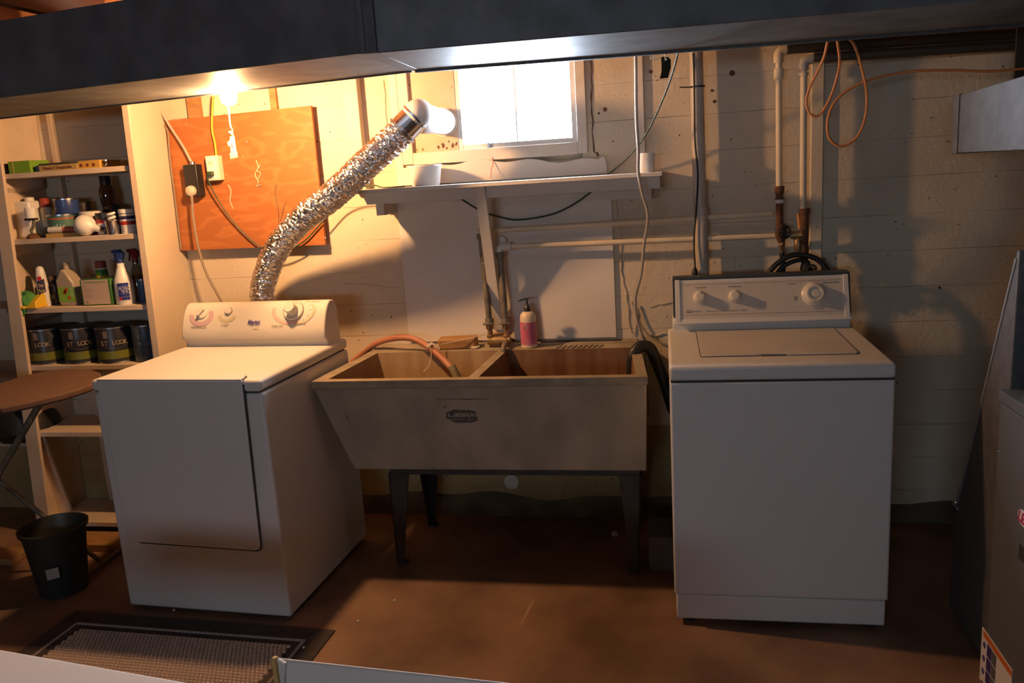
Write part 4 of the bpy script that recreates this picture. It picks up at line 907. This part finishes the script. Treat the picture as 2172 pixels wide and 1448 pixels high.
# shelf 2 (left to right, back to front)
c = P_(70, -.17, z2)
t = thing('white_jug', 'white plastic jug with cap at the left of the second shelf', 'jug', c)
obj('body', MB().box(c.x-.045, c.x+.040, -.21, -.12, z2, z2+.165), 'white_plastic', t, bevel=.012, seg=3)
obj('cap', MB().lathe([(.020, 0), (.020, .016), (.016, .018)], (c.x+.012, -.165, z2+.164), 16), 'cream', t)
c = P_(73, -.25, z2)
t = thing('wire_gadget', 'dark wire bracket standing before the white jug', 'bracket', c)
obj('top_plate', MB().box(c.x-.026, c.x+.026, -.262, -.235, z2+.080, z2+.09), 'seam', t, bevel=.002)
obj('cylinder', MB().lathe([(.024, 0), (.024, .045)], (c.x, -.245, z2+.09), 18), 'white_plastic', t)
obj('stem', MB().tube(spline([(c.x+.014, -.25, z2+.085), (c.x+.005, -.252, z2+.05), (c.x-.004, -.255, z2+.035), (c.x+.004, -.255, z2+.012)]), .007, 8), 'oldpipe', t)
obj('base', MB().lathe([(.030, 0), (.032, .008), (.02, .02), (.001, .024)], (c.x, -.25, z2), 16), 'rust', t)
c = P_(107, -.13, z2)
t = thing('spray_can', 'red topped white spray can on the second shelf', 'spray can', c)
obj('body', MB().lathe([(.024, 0), (.024, .125), (.018, .135)], c, 18), 'white_plastic', t); obj('cap', MB().lathe([(.019, .132), (.0205, .135), (.0205, .172), (.018, .175)], c, 18), flat('redcap', (.32, .04, .02)), t)
t, c, rr = can('acrylic_can', 'teal green acrylic paint can below the stacked blue can', 'paint can', 112, 168, -.17, z2, .098, flat('teal', (.05, .14, .13)), bands=((.02, .075, flat('tealgreen', (.06, .17, .13))), (.076, .083, flat('orangeband', (.40, .10, .03)))))
arctext(t, 'ylic', .030, 'white_plastic', c, rr+.0012, z2+.045, .05, .20)
t, c, rr = can('blue_can', 'small blue paint can stacked on the teal can', 'paint can', 122, 166, -.165, z2+.098, .068, flat('blueCan', (.03, .06, .22), .3))
t, c, rr = can('dark_tin', 'dark brown tin at the back of the second shelf', 'tin', 166, 194, -.08, z2+.06, .085, flat('darktin', (.04, .03, .04), .35), 'seam')
t['label'] = 'dark round tin stacked at the back behind the red tub'
t, x0, x1 = bx_item('stacked_carton', 'small white carton under the dark round tin', 'box', 166, 190, -.11, .07, z2, .058, 'white_plastic')
t, c, rr = can('red_tub', 'red tub with a wide white lid on the second shelf', 'tub', 180, 222, -.16, z2, .082, flat('redtub', (.33, .05, .03)), 'white_plastic', bands=((.082, .098, 'white_plastic'),))
c2_ = c
obj('lid_disc', MB().lathe([(rr*1.06, .082), (rr*1.06, .100), (rr*.9, .104), (.001, .104)], c, 26), 'cream', t)
c = P_(240, -.10, z2)
t = thing('amber_bottle', 'amber glass bottle with ribbed black cap at the shelf back', 'bottle', c)
obj('bottle', MB().lathe([(.024, 0), (.027, .004), (.027, .12), (.032, .15), (.033, .185), (.028, .205), (.019, .218)], c, 22), 'amber', t)
obj('cap', MB().lathe([(.024, .215), (.024, .252), (.022, .255), (.001, .255)], c, 18), 'blackplastic', t)
t, c, rr = can('black_lidded_tub', 'white and red tub with a black lid before the amber bottle', 'tub', 212, 248, -.21, z2, .072, 'white_plastic', 'blackplastic', bands=((.05, .068, flat('brightred', (.5, .03, .03))),))
obj('lid_disc', MB().lathe([(rr*1.05, .072), (rr*1.05, .094), (.001, .095)], c, 24), 'blackplastic', t)
c = P_(254, -.12, z2)
t = thing('dark_bag', 'crumpled black bag behind the steel cup', 'bag', c)
k = MB().lathe([(.035, 0), (.042, .02), (.04, .06), (.03, .1), (.015, .125), (.001, .13)], c, 14); k.v = [v+Vector((.008*noise.noise(v*30), .0, .006*noise.noise(v*25))) for v in k.v]
obj('bag', k, 'blackplastic', t)
c = P_(242, -.262, z2)
t = thing('steel_cup', 'shiny steel cup holding a spiral bulb on the second shelf', 'cup', c)
obj('cup', MB().lathe([(.026, 0), (.030, .058), (.0315, .06), (.029, .058), (.025, .004), (.001, .003)], c, 28), 'chrome', t)
t = thing('spiral_bulb', 'white spiral bulb standing in the steel cup', 'light bulb', c)
sp = [(c.x+.014*math.cos(a*.3), -.262+.014*math.sin(a*.3), z2+.056+.00085*a) for a in range(0, 44)]
obj('spiral_tube', MB().tube(sp, .0055, 8), 'white_plastic', t); obj('base', MB().lathe([(.012, .02), (.016, .03), (.016, .052), (.001, .053)], c, 18), 'white_plastic', t)
t, c, rr = can('spackle_tub', 'white tub with red and navy label by the right post', 'tub', 261, 293, -.235, z2, .085, 'white_plastic', 'white_plastic', bands=((.062, .076, flat('navy', (.02, .02, .07))), (.038, .054, flat('brightred2', (.42, .03, .02)))))
obj('lid_disc', MB().lathe([(rr*1.05, .088), (rr*1.05, .104), (rr*.9, .106), (.001, .106)], c, 26), 'white_plastic', t)
for k in range(3): arctext(t, '-----', .012, 'seam', c, rr+.001, z2+.030-.009*k, -.5, .12)
c = P_(184, -.262, z2); t = thing('globe_bulb', 'large white globe light bulb lying on the second shelf', 'light bulb', c)
rg = wpx(164, 204, 480, -.262)/2; pr = []
for k in range(0, 11): a = PI*k/10*.86; pr.append((max(rg*math.sin(a), .001), -rg*math.cos(a)))
pr += [(.015, rg*1.15), (.0135, rg*1.75)]
obj('globe', MB().lathe(pr, (c.x, -.262, z2+rg), 24, axis=(1, 0, -.30)), 'white_plastic', t)
obj('screw_base', MB().lathe([(.0135, rg*1.7), (.0135, rg*2.2), (.008, rg*2.3)], (c.x, -.262, z2+rg), 16, axis=(1, 0, -.30)), 'steel', t)
c = P_(130, -.24, z2); t = thing('caulk_tube', 'caulk tube with pink band lying across the second shelf', 'tube', c)
a = P_(105, -.25, z2)+Vector((0, 0, .033)); b = P_(165, -.25, z2)+Vector((0, 0, .030))
obj('tube', MB().tube([a, b], .013, 16), 'white_plastic', t)
obj('band', MB().tube([a.lerp(b, .55), a.lerp(b, .98)], .0133, 16), flat('pinkband', (.55, .17, .12)), t); obj('end_cap', MB().tube([a-Vector((.012, 0, 0)), a+Vector((.006, 0, 0))], .0145, 16), 'seam', t)
t, x0, x1 = bx_item('cardboard_strip', 'brown flat carton lying under the caulk tube', 'box', 98, 168, -.27, .08, z2, .018, 'box_brown')

# shelf 3
c = P_(74, -.24, z3); t = thing('green_cloth', 'crumpled green cloth draped at the left of the third shelf', 'cloth', c)
def crumple(prof, o_, n, amp, f, sx=1.0):
    k = MB().lathe(prof, (0, 0, 0), n)
    k.v = [Vector((v.x*sx, v.y, v.z))+Vector((noise.noise(v*f), noise.noise(v*f+Vector((9, 0, 0))), noise.noise(v*f+Vector((0, 9, 0)))))*amp+Vector(o_) for v in k.v]
    return k
pr = [(.020+.022*math.sin(PI*min(1, .25+k_/14)), .072*k_/12) for k_ in range(12)]+[(.001, .072)]
cl_ = crumple(pr, (c.x-.015, -.255, z3+.004), 30, .016, 45)
cl_.v = [Vector((v.x, v.y, max(v.z, z3+.001))) for v in cl_.v]
obj('cloth', cl_, 'cloth_green', t)
dr_ = MB(); vs = []
for i in range(9):
    for jx in range(7):
        s_, t_ = i/8, jx/6; vs.append((c.x-.055+.055*s_+.004*noise.noise(Vector((s_*6, t_*6, 3))), -.298-.008*abs(noise.noise(Vector((s_*5, t_*5, 1)))), z3+.012-.048*t_*(.6+.4*math.sin(s_*PI))))
dr_.add(vs, [(i*7+jx, (i+1)*7+jx, (i+1)*7+jx+1, i*7+jx+1) for i in range(8) for jx in range(6)])
o = obj('hanging_fold', dr_, 'cloth_green', t); sd = o.modifiers.new('s', 'SOLIDIFY'); sd.thickness = .002
c = P_(86, -.25, z3); t = thing('rubber_glove', 'yellow rubber glove hanging over the third shelf edge', 'glove', c)
obj('glove', MB().hexa([(c.x-.055, -.30, z3+.001), (c.x+.02, -.30, z3+.001), (c.x+.03, -.20, z3+.001), (c.x-.01, -.20, z3+.001)], [(c.x-.045, -.297, z3+.008), (c.x+.012, -.292, z3+.03), (c.x+.024, -.21, z3+.085), (c.x+.006, -.21, z3+.09)]), 'glove', t, bevel=.004, seg=3)
for k in range(3): obj('finger', MB().tube([(c.x-.02-.012*k, -.28, z3+.012), (c.x-.045-.014*k, -.305, z3+.006)], .006, 8), 'glove', t)
c = P_(98, -.22, z3); t = thing('cleanser_bottle', 'white cleanser bottle with navy label on the third shelf', 'bottle', c)
obj('bottle', MB().lathe([(.024, 0), (.026, .004), (.024, .10), (.020, .15), (.015, .175), (.008, .182), (.001, .183)], c, 20), 'white_plastic', t)
lb_ = MB(); n = 10; vs = []
for k in range(n+1):
    a = -.2+1.3*k/n
    for z_ in (.055, .115): vs.append((c.x+.0262*math.sin(a), c.y-.0262*math.cos(a), z3+z_+.012*(k/n)))
obj('label', lb_.add(vs, [(2*k, 2*k+2, 2*k+3, 2*k+1) for k in range(n)]), flat('navy', (.02, .02, .07)), t)
arctext(t, 'So', .022, flat('labely', (.8, .62, .2)), c, .0272, z3+.098, .2, .38); arctext(t, 'Scr', .022, flat('labely', (.8, .62, .2)), c, .0272, z3+.074, .15, .36)
obj('brand_dot', MB().lathe([(.010, 0), (.010, .001)], (c.x+.010, c.y-.0245, z3+.130), 12, axis=(.35, -1, 0)), flat('brightred', (.5, .03, .03)), t)
c = P_(121, -.17, z3); t = thing('dark_jug', 'dark brown bottle with curved handle on the third shelf', 'bottle', c)
obj('body', MB().box(c.x-.032, c.x+.030, -.20, -.145, z3, z3+.10).box(c.x-.02, c.x+.012, -.195, -.15, z3+.095, z3+.135), flat('darkbottle', (.07, .045, .035), .3), t, bevel=.010, seg=3)
obj('handle', MB().tube(spline([(c.x-.005, -.21, z3+.10), (c.x+.004, -.215, z3+.08), (c.x-.018, -.215, z3+.05), (c.x-.02, -.21, z3+.02), (c.x+.01, -.21, z3+.006)]), .005, 8), flat('brownhandle', (.25, .17, .12)), t)
obj('label', MB().box(c.x-.005, c.x+.028, -.2015, -.2, z3+.018, z3+.06), flat('blackolive', (.04, .035, .01)), t)
text('label_text', 'Fi', .02, flat('labely', (.8, .62, .2)), t, fr((c.x+.012, -.2022, z3+.036), (1, 0, 0), (0, 0, 1)))
c = P_(158, -.21, z3); t = thing('clear_jug', 'cloudy jug with tomatoes on its green label', 'jug', c)
obj('body', MB().prism([(c.x-.050, -.24, z3), (c.x+.035, -.24, z3), (c.x+.035, -.24, z3+.10), (c.x-.005, -.24, z3+.165), (c.x-.022, -.24, z3+.165), (c.x-.055, -.24, z3+.115)], (0, .07, 0)), flat('cloudyplastic', (.42, .36, .28), .25), t, bevel=.010, seg=3)
obj('neck', MB().lathe([(.012, 0), (.012, .02), (.014, .022), (.014, .032)], (c.x-.014, -.205, z3+.163), 14), flat('cloudyplastic', (.42, .36, .28), .25), t)
obj('label', MB().box(c.x-.048, c.x+.034, -.2412, -.24, z3+.018, z3+.085), flat('limelabel', (.22, .46, .06)), t)
for dx, dz in ((-.01, .066), (-.004, .074), (.006, .036), (-.014, .060)): obj('printed_tomato', MB().lathe([(.008, 0), (.008, .0008)], (c.x+dx, -.2415, z3+dz), 12, axis=(0, -1, 0)), flat('tomato', (.50, .08, .03)), t)
for k in range(4): obj('label_line', MB().box(c.x+.014, c.x+.03, -.242, -.241, z3+.045+.01*k, z3+.047+.01*k), 'white_plastic', t)
t, x0, x1 = bx_item('green_container', 'dark green flat jug with a pale printed back label', 'container', 176, 242, -.262, .06, z3, .118, flat('greenjug', (.05, .16, .03), .35), bevel=.006)
obj('label', MB().box(x0+.010, x1-.014, -.2632, -.262, z3+.006, z3+.116), flat('palelabel', (.55, .44, .36)), t)
obj('cap', MB().lathe([(.012, 0), (.012, .018), (.010, .020)], (x0+.045, -.23, z3+.117), 14), 'clearplastic', t)
text('label_text', 'LESTOIL', .010, flat('greenprint', (.12, .24, .10)), t, fr(((x0+x1)/2-.002, -.2636, z3+.106), (1, 0, 0), (0, 0, 1)), width=.04) if False else obj('label_header', MB().box(x0+.022, x1-.022, -.2636, -.263, z3+.101, z3+.109), flat('greenprint', (.30, .34, .22)), t)
for k, (w_, dz) in enumerate(((.02, .09), (.02, .085), (.045, .075), (.045, .069), (.045, .063), (.018, .053), (.045, .047), (.045, .041), (.04, .035))):
    obj('label_line', MB().box(x0+.015, x0+.015+w_, -.2636, -.263, z3+dz, z3+dz+.0016), flat('labelline', (.36, .28, .24)), t)
obj('barcode', MB().box(x0+.018, x0+.032, -.2636, -.263, z3+.010, z3+.022), 'print', t)
c = P_(226, -.15, z3); t = thing('cleaner_can', 'green cleaner can with faded red cap behind the green jug', 'can', c)
obj('body', MB().lathe([(.027, 0), (.027, .14), (.023, .152)], c, 20), flat('greencan', (.05, .20, .03), .35), t); obj('rim', MB().lathe([(.025, .150), (.025, .157)], c, 20), 'cream', t)
obj('cap', MB().lathe([(.024, .157), (.024, .185), (.021, .188)], c, 20), flat('fadedred', (.34, .06, .05)), t); obj('label_band', MB().lathe([(.0275, .112), (.0275, .124)], c, 20, cap=False), flat('goldband', (.6, .34, .03)), t)
def trigger(c, m, t, s=1.0):
    obj('trigger_collar', MB().lathe([(.015, .0), (.013, .022)], c, 16), m, t)
    obj('trigger_head', MB().prism([(c.x-.034, c.y-.009, c.z+.050), (c.x-.030, c.y-.009, c.z+.060), (c.x+.005, c.y-.009, c.z+.062), (c.x+.022, c.y-.009, c.z+.042), (c.x+.014, c.y-.009, c.z+.018), (c.x-.012, c.y-.009, c.z+.018), (c.x-.012, c.y-.009, c.z+.04)], (0, .018, 0)), m, t, bevel=.002)
    obj('trigger', MB().prism([(c.x-.024, c.y-.004, c.z+.045), (c.x-.017, c.y-.004, c.z+.045), (c.x-.022, c.y-.004, c.z+.025), (c.x-.028, c.y-.004, c.z+.005), (c.x-.031, c.y-.004, c.z+.008), (c.x-.028, c.y-.004, c.z+.025)], (0, .008, 0)), m, t, bevel=.001)
c = P_(269, -.235, z3); t = thing('spray_bottle', 'white all purpose spray bottle with a blue trigger', 'spray bottle', c)
obj('bottle', MB().lathe([(.038, 0), (.041, .005), (.041, .092), (.039, .108), (.028, .135), (.020, .160), (.017, .166), (.017, .182)], c, 26), 'white_plastic', t)
trigger(c+Vector((0, 0, .18)), flat('triggerblue', (.02, .05, .20), .4), t)
lb_ = flat('labelblue', (.02, .03, .22))
for r_ in range(5):
    for k in range(4):
        a = .10+.27*k; p = Vector((c.x+.0413*math.sin(a), c.y-.0413*math.cos(a), z3+.028+.0155*r_))
        obj('printed_dot', MB().lathe([(.0078, 0), (.0078, .0008)], p, 12, axis=(math.sin(a), -math.cos(a), 0)), lb_ if not (r_ == 0 and k == 0) else flat('brightred', (.5, .03, .03)), t)
arctext(t, 'All Purp', .013, 'white_plastic', c, .0428, z3+.074, .14, .115); arctext(t, 'Spray', .012, 'white_plastic', c, .0428, z3+.060, .38, .13)
c = P_(300, -.16, z3); t = thing('spray_bottle', 'clear spray bottle with a red trigger tucked behind', 'spray bottle', c)
obj('bottle', MB().lathe([(.036, 0), (.038, .005), (.038, .09), (.025, .14), (.015, .165), (.015, .178)], c, 22), 'clearplastic', t)
trigger(c+Vector((.0, 0, .176)), flat('triggerred', (.22, .01, .02), .4), t)
c = P_(311, -.245, z3); t, c, rr = can('blue_tin', 'blue tin against the right side panel of the third shelf', 'tin', 298, 318, -.20, z3, .105, flat('bluetin', (.03, .09, .22), .35))
# shelf 4 : paint cans
pm = flat('paintnavy', (.022, .022, .030), .35); gm = flat('paintgreen', (.16, .17, .02), .4)
for (u0, u1, word, a0, lb) in ((74, 141, 'LOOK', .12, 'dark paint can with green band, leftmost of the three'), (147, 213, 'ST LOOK', -.08, 'dark paint can with green band, middle of the three'), (217, 287, 'ST LOOK', -.08, 'dark paint can with green band, rightmost of the three')):
    t, c, rr = can('paint_can', lb, 'paint can', u0, u1, -.20, z4, .165, pm, 'steel', bands=((.022, .058, gm), (.008, .020, flat('blk', (.03, .03, .03)))), group='dark green-banded paint cans')
    arctext(t, word, .028, flat('goldletter', (.42, .33, .19)), c, rr+.0012, z4+.095, a0, .205)
    obj('base_ring', MB().lathe([(rr*1.015, 0), (rr*1.02, .005), (rr, .007)], c, 26), 'steel', t)
    sa, sb = math.sin, math.cos; r9 = rr+.0012
    obj('badge', MB().prism([(c.x+r9*sa(.02), c.y-r9*sb(.02), z4+.118), (c.x+r9*sa(.26), c.y-r9*sb(.26), z4+.118), (c.x+r9*sa(.26), c.y-r9*sb(.26), z4+.15), (c.x+r9*sa(.02), c.y-r9*sb(.02), z4+.15)], (0, .001, 0)), flat('badge', (.16, .14, .13)), t)
    arc = [(c.x+(rr+.001)*math.sin(a), c.y-(rr+.001)*math.cos(a), z4+.068+.022*((a-.6)/.8)**2) for a in [-.2+.1*k for k in range(17)]]
    obj('printed_arc', MB().tube(arc, .0006, 4), flat('badge', (.16, .14, .13)), t)
t, c, rr = can('primer_can', 'blue grey primer can right of the three dark cans', 'paint can', 292, 345, -.20, z4, .168, flat('primerblue', (.06, .08, .10), .4), 'steel')
arctext(t, '12-3', .030, flat('primerletter', (.22, .26, .30)), c, rr+.0012, z4+.115, .0, .27); arctext(t, 'PRIMER', .018, flat('primerletter', (.22, .26, .30)), c, rr+.0012, z4+.085, -.02, .2)

# ------------------------------------------------------------------ IRONING BOARD
ib = thing('ironing_board', 'brown covered ironing board standing left of the dryer', 'ironing board', (-2.7, -.55, 0))
zI = .87
nose = [(0, 812), (40, 798), (100, 785), (150, 781), (195, 783), (212, 789), (217, 798), (208, 808), (180, 820), (130, 835), (60, 852), (0, 864)]
pp = [atz(u, v, zI) for u, v in nose]
far = [Vector((-3.3, pp[-1].y-.02, zI)), Vector((-3.3, pp[0].y+.03, zI))]
obj('board_top', MB().prism(pp+far, (0, 0, -.028)), 'ironcover', ib, bevel=.008, seg=3)
a = atz(95, 838, zI-.03)
f1 = atz(-160, 1275, 0); obj('leg', MB().tube([a, Vector((f1.x, a.y-.05, .02))], .013, 10), 'oldpipe', ib)
g0 = Vector((-3.05, a.y+.03, zI-.03)); g1 = atz(112, 1098, .12); obj('leg', MB().tube([g0, Vector((-2.43, -.60, .02))], .010, 10), 'oldpipe', ib)
obj('foot_bar', MB().tube([(f1.x, a.y-.20, .02), (f1.x, a.y+.12, .02)], .012, 10), 'oldpipe', ib)
obj('foot_bar', MB().tube([(-2.43, -.70, .015), (-2.43, -.48, .015)], .011, 10), 'oldpipe', ib)
# dark bag under the ironing board on the left bay
c = Vector((-3.05, -.18, .45)); t = thing('dark_bundle', 'dark cloth bundle on the left bay shelf under the ironing board', 'bundle', c)
k = MB().lathe([(.12, 0), (.15, .04), (.14, .12), (.09, .19), (.001, .21)], c, 20); k.v = [v+Vector((.02*noise.noise(v*9), .0, .02*noise.noise(v*8+Vector((4, 0, 0))))) for v in k.v]
obj('cloth', k, 'rubber', t)

# ------------------------------------------------------------------ BASKET
c = Vector((-2.455, -.80, 0)); t = thing('waste_basket', 'black plastic waste basket with a sticker left of the dryer', 'waste basket', c)
obj('bucket', MB().lathe([(.085, 0), (.090, .004), (.118, .265), (.128, .268), (.130, .282), (.122, .284), (.114, .262), (.086, .012), (.001, .01)], c, 36), 'bag', t)
q = []
for (a_, z_) in ((.12, .15), (.55, .155), (.55, .20), (.12, .195)):
    rr = .0905+(.118-.0905)*z_/.265+.0006; q.append((c.x+rr*math.sin(a_+.15), c.y-rr*math.cos(a_+.15), z_-.05))
obj('sticker', MB().prism([Vector(p)+Vector((.004, -.010, 0)) for p in q], (.0004, -.0006, 0)), 'bluegrey', t)

# ------------------------------------------------------------------ RUG
rg_ = thing('floor_rug', 'dark bordered woven rug on the floor before the dryer', 'rug', (-1.75, -1.35, 0), -.045)
Rm = world_of(rg_)
hx, y1_, y0_ = .545, .36, -.34
obj('backing', MB().box(-hx, hx, y0_, y1_, 0, .006), 'rugdark', rg_, True, bevel=.002)
def framebox(x0, x1, ya, yb, w, z0, z1): return MB().box(x0, x1, ya, ya+w, z0, z1).box(x0, x1, yb-w, yb, z0, z1).box(x0, x0+w, ya+w, yb-w, z0, z1).box(x1-w, x1, ya+w, yb-w, z0, z1)
# stripe and centre built from woven knots (joined: too many and too small to pick apart)
kn = MB()
def knot(x, y, sx, sy, h): kn.hexa([(x, y, .006), (x+sx, y, .006), (x+sx, y+sy, .006), (x, y+sy, .006)], [(x+sx*.2, y+sy*.2, h), (x+sx*.8, y+sy*.2, h), (x+sx*.8, y+sy*.8, h), (x+sx*.2, y+sy*.8, h)])
sx0, sx1, sy0, sy1 = -hx+.075, hx-.075, y0_+.075, y1_-.075
nx = int((sx1-sx0)/.011)
for i in range(nx):
    for yy in (sy0, sy1-.012): knot(sx0+i*.011, yy, .0095, .011, .0105)
ny = int((sy1-sy0)/.011)
for i in range(ny):
    for xx in (sx0, sx1-.012): knot(xx, sy0+i*.011, .011, .0095, .0105)
o = obj('woven_stripe', kn, 'rugstripe', rg_, True, smooth=False, kind='stuff')
kn = MB(); cx0, cx1, cy0_, cy1_ = sx0+.045, sx1-.045, sy0+.045, sy1-.045
i = 0; y = cy0_
while y < cy1_:
    x = cx0+(.0077 if i % 2 else 0)
    while x < cx1: knot(x, y, .0138, .0138, .0115); x += .0155
    y += .0155; i += 1
obj('woven_centre', kn, 'wicker', rg_, True, smooth=False, kind='stuff')

# ------------------------------------------------------------------ FOREGROUND WHITE BOXES
def fbox(name, label, A, B, drop, depth, tape=False, dz=0.0):
    t = thing(name, label, 'box', (A.x, A.y, 0))
    n = Vector((B.y-A.y, -(B.x-A.x), 0)).normalized()
    return t, n
A = atz(-60, 1364, .62); B = atz(455, 1454, .62)
t, n = fbox('white_folding_table', 'white smooth table edge at the bottom left of the photo', A, B, .03, .8)
t['category'] = 'table'
A0 = A+(A-B).normalized()*.25; B0 = B.copy(); nn = Vector((n.x, n.y, 0))
obj('tabletop', MB().hexa([Vector((p.x, p.y, .595)) for p in (A0+nn*.55, B0+nn*.55, B0, A0)], [Vector((p.x, p.y, .62)) for p in (A0+nn*.55, B0+nn*.55, B0, A0)]), 'boxwhite', t, bevel=.008, seg=3)
for p in (A0+nn*.03, B0+nn*.03-(B0-A0).normalized()*.04, A0+nn*.5, B0+nn*.5-(B0-A0).normalized()*.04):
    obj('leg', MB().tube([(p.x, p.y, 0), (p.x, p.y, .595)], .014, 10), 'steel', t)
# open carton on a stool
A = atz(583, 1392, .62); B = atz(1110, 1449, .62)
t = thing('white_carton', 'white carton with a kraft taped corner at the bottom centre', 'box', (A.x, A.y, .5))
xd = (B-A).normalized(); yd = Vector((xd.y, -xd.x, 0)); A1 = A; B1 = B+xd*.06
def wallp(a, b, th, z0, z1): return MB().hexa([Vector((p.x, p.y, z0)) for p in (a+th, b+th, b, a)], [Vector((p.x, p.y, z1)) for p in (a+th, b+th, b, a)])
obj('back_panel', wallp(A1+xd*.008, B1, yd*.008, .24, .62), 'boxwhite', t, bevel=.004, seg=3)
obj('side_panel', wallp(B1-xd*.008, B1-xd*.0, yd*.36, .24, .615), 'boxwhite', t, bevel=.002)
obj('side_panel', wallp(A1+yd*.012, A1+xd*.008+yd*.012, yd*.35, .24, .52), 'boxwhite', t, bevel=.002)
obj('front_panel', wallp(A1+yd*.36, B1+yd*.36, yd*.006, .24, .52), 'boxwhite', t, bevel=.002)
obj('base_panel', wallp(A1, B1, yd*.36, .235, .245), 'boxwhite', t)
obj('tape_corner', wallp(A1-xd*.002, A1+xd*.008, yd*.012, .27, .623), 'box_brown', t, bevel=.002)
obj('crumpled_fold', MB().tube([A1+xd*.012+Vector((0, 0, -.003))+yd*.006, A1+xd*.028+Vector((0, 0, -.004))+yd*.010, A1+xd*.02+Vector((0, 0, -.04))+yd*.012, A1+xd*.014+Vector((0, 0, -.1))+yd*.011], .005, 8), 'boxwhite', t)
t = thing('storage_crate', 'plain crate below the frame that carries the white carton', 'crate', (A.x, A.y, 0))
obj('body', wallp(A1+xd*.03+yd*.02, B1-xd*.03+yd*.02, yd*.3, 0.0, .235), 'boxwhite', t, bevel=.004)

# ------------------------------------------------------------------ FURNACE and ducts
fx = .892
fu = thing('furnace', 'tall grey furnace cabinet at the right edge', 'furnace', (fx+.3, -1.5, 0))
obj('cabinet', MB().box(fx, fx+.55, -1.85, -1.125, 0, .862), 'furnace', fu, bevel=.004)
obj('access_panel', MB().box(fx-.006, fx, -1.84, -1.137, .02, .86), 'furnace', fu, bevel=.002)
obj('top_flange', MB().box(fx-.004, fx+.55, -1.85, -1.115, .862, .893), 'furnace', fu, bevel=.002)
pz = at(2113, 952, -1.13); obj('screw', MB().lathe([(.005, 0), (.004, .004), (.001, .005)], (fx-.006, -1.145, pz.z), 10, axis=(-1, 0, 0)), 'chrome', fu)
pq = at(2162, 1110, -1.33)
def fpt(u, v):   # point on access panel plane
    d = right*((u-W_PX/2)/F_PX) + up*((H_PX/2-v)/F_PX) + fwd; return CAM+d*((fx-.007-CAM.x)/d.x)
bp = fpt(2168, 1095)
ov = []
for k in range(24):
    a_ = 2*PI*k/24; ca, sa = math.cos(a_), math.sin(a_)
    ov.append((fx-.007, bp.y-.035+.05*abs(ca)**.6*(1 if ca > 0 else -1), bp.z+.001+.021*abs(sa)**.7*(1 if sa > 0 else -1)))
bd = obj('badge', MB().prism(ov, (-.005, 0, 0)), 'white_plastic', fu, bevel=.001)
text('badge_text', 'LE', .040, flat('magenta', (.45, .02, .12)), bd, fr((fx-.0125, bp.y-.006, bp.z), (0, -1, 0), (0, 0, 1)), shear=.25, bold=.0015)
gp_ = fpt(2164, 1170)
obj('handle_slot', MB().box(fx-.008, fx-.005, gp_.y-.08, gp_.y+.008, gp_.z-.02, gp_.z+.02), 'seam', fu, bevel=.001)
# warning label at lower corner
sa_ = fpt(2084, 1328); sb_ = fpt(2148, 1408)
y_a, y_b = sa_.y, sb_.y; zt_ = sa_.z
wl = obj('warning_label', MB().box(fx-.0075, fx-.006, y_b, y_a, zt_-.22, zt_), 'white_plastic', fu)
obj('orange_header', MB().box(fx-.0082, fx-.0074, y_b, y_a-.012, zt_-.022, zt_-.004), flat('labelorange', (.65, .16, .02)), fu)
for r_ in range(4):
    for k in range(2):
        ya = y_a-.045-.035*k; obj('label_cell', MB().box(fx-.0082, fx-.0074, ya-.032, ya, zt_-.066-.042*r_, zt_-.028-.042*r_), flat('labelviolet', (.05, .03, .16)) if k == 0 else flat('labelgreyv', (.12, .11, .15)), fu)
    obj('label_symbol', MB().lathe([(.010, 0), (.010, .0008)], (fx-.0075, y_a-.024, zt_-.046-.042*r_), 9, axis=(-1, 0, 0)), 'navyprint', fu)
# return air drop behind the cabinet
rd = thing('return_air_drop', 'grey tapered sheet metal return duct behind the furnace', 'duct', (1.15, -.9, 0))
rx = .918
obj('tapered_panel', MB().prism([(rx, -1.11, .895), (rx, -1.115, 1.272), (rx, -1.10, 1.272), (rx, -.735, .395), (rx, -.725, .02), (rx, -1.11, .02)], (.45, 0, 0)), 'galvdark', rd, bevel=.003)
obj('seam_rib', MB().prism([(rx-.003, -1.105, 1.25), (rx-.003, -1.095, 1.25), (rx-.003, -.745, .40), (rx-.003, -.755, .40)], (.004, 0, 0)), 'galvlt', rd)
obj('box_flange', MB().box(rx-.004, rx+.45, -.765, -.72, .385, .395), 'galvlt', rd)
obj('corner_screw', MB().lathe([(.006, 0), (.005, .004), (.001, .006)], (rx-.003, -.745, .405), 10, axis=(-1, 0, 0)), 'chrome', rd)
pn = thing('furnace_plenum', 'light galvanised plenum rising from the furnace top', 'duct', (1.2, -1.5, .893))
obj('tapered_transition', MB().hexa([(fx+.035, -1.84, .893), (fx+.54, -1.84, .893), (fx+.54, -1.175, .893), (fx+.035, -1.175, .893)], [(fx+.06, -1.80, 1.262), (fx+.50, -1.80, 1.262), (fx+.50, -1.135, 1.262), (fx+.06, -1.135, 1.262)]), 'galvlt', pn, bevel=.003)
obj('collar', MB().box(fx+.045, fx+.51, -1.81, -1.122, 1.262, 1.292), 'chrome', pn, bevel=.002)
obj('riser', MB().box(fx+.06, fx+.50, -1.80, -1.128, 1.292, 1.9), 'galvlt', pn, bevel=.003)
bd_ = thing('branch_duct', 'grey rectangular branch duct at the upper right', 'duct', (1.1, -.8, 1.53))
obj('duct', MB().prism([(.918, -.55, 1.530), (.918, -1.125, 1.533), (.918, -1.125, 1.722), (.918, -.55, 1.708)], (.5, 0, 0)), 'galvdark', bd_, bevel=.002)
obj('end_band', MB().box(.914, 1.42, -.60, -.548, 1.527, 1.711), 'galvdark', bd_, bevel=.001)
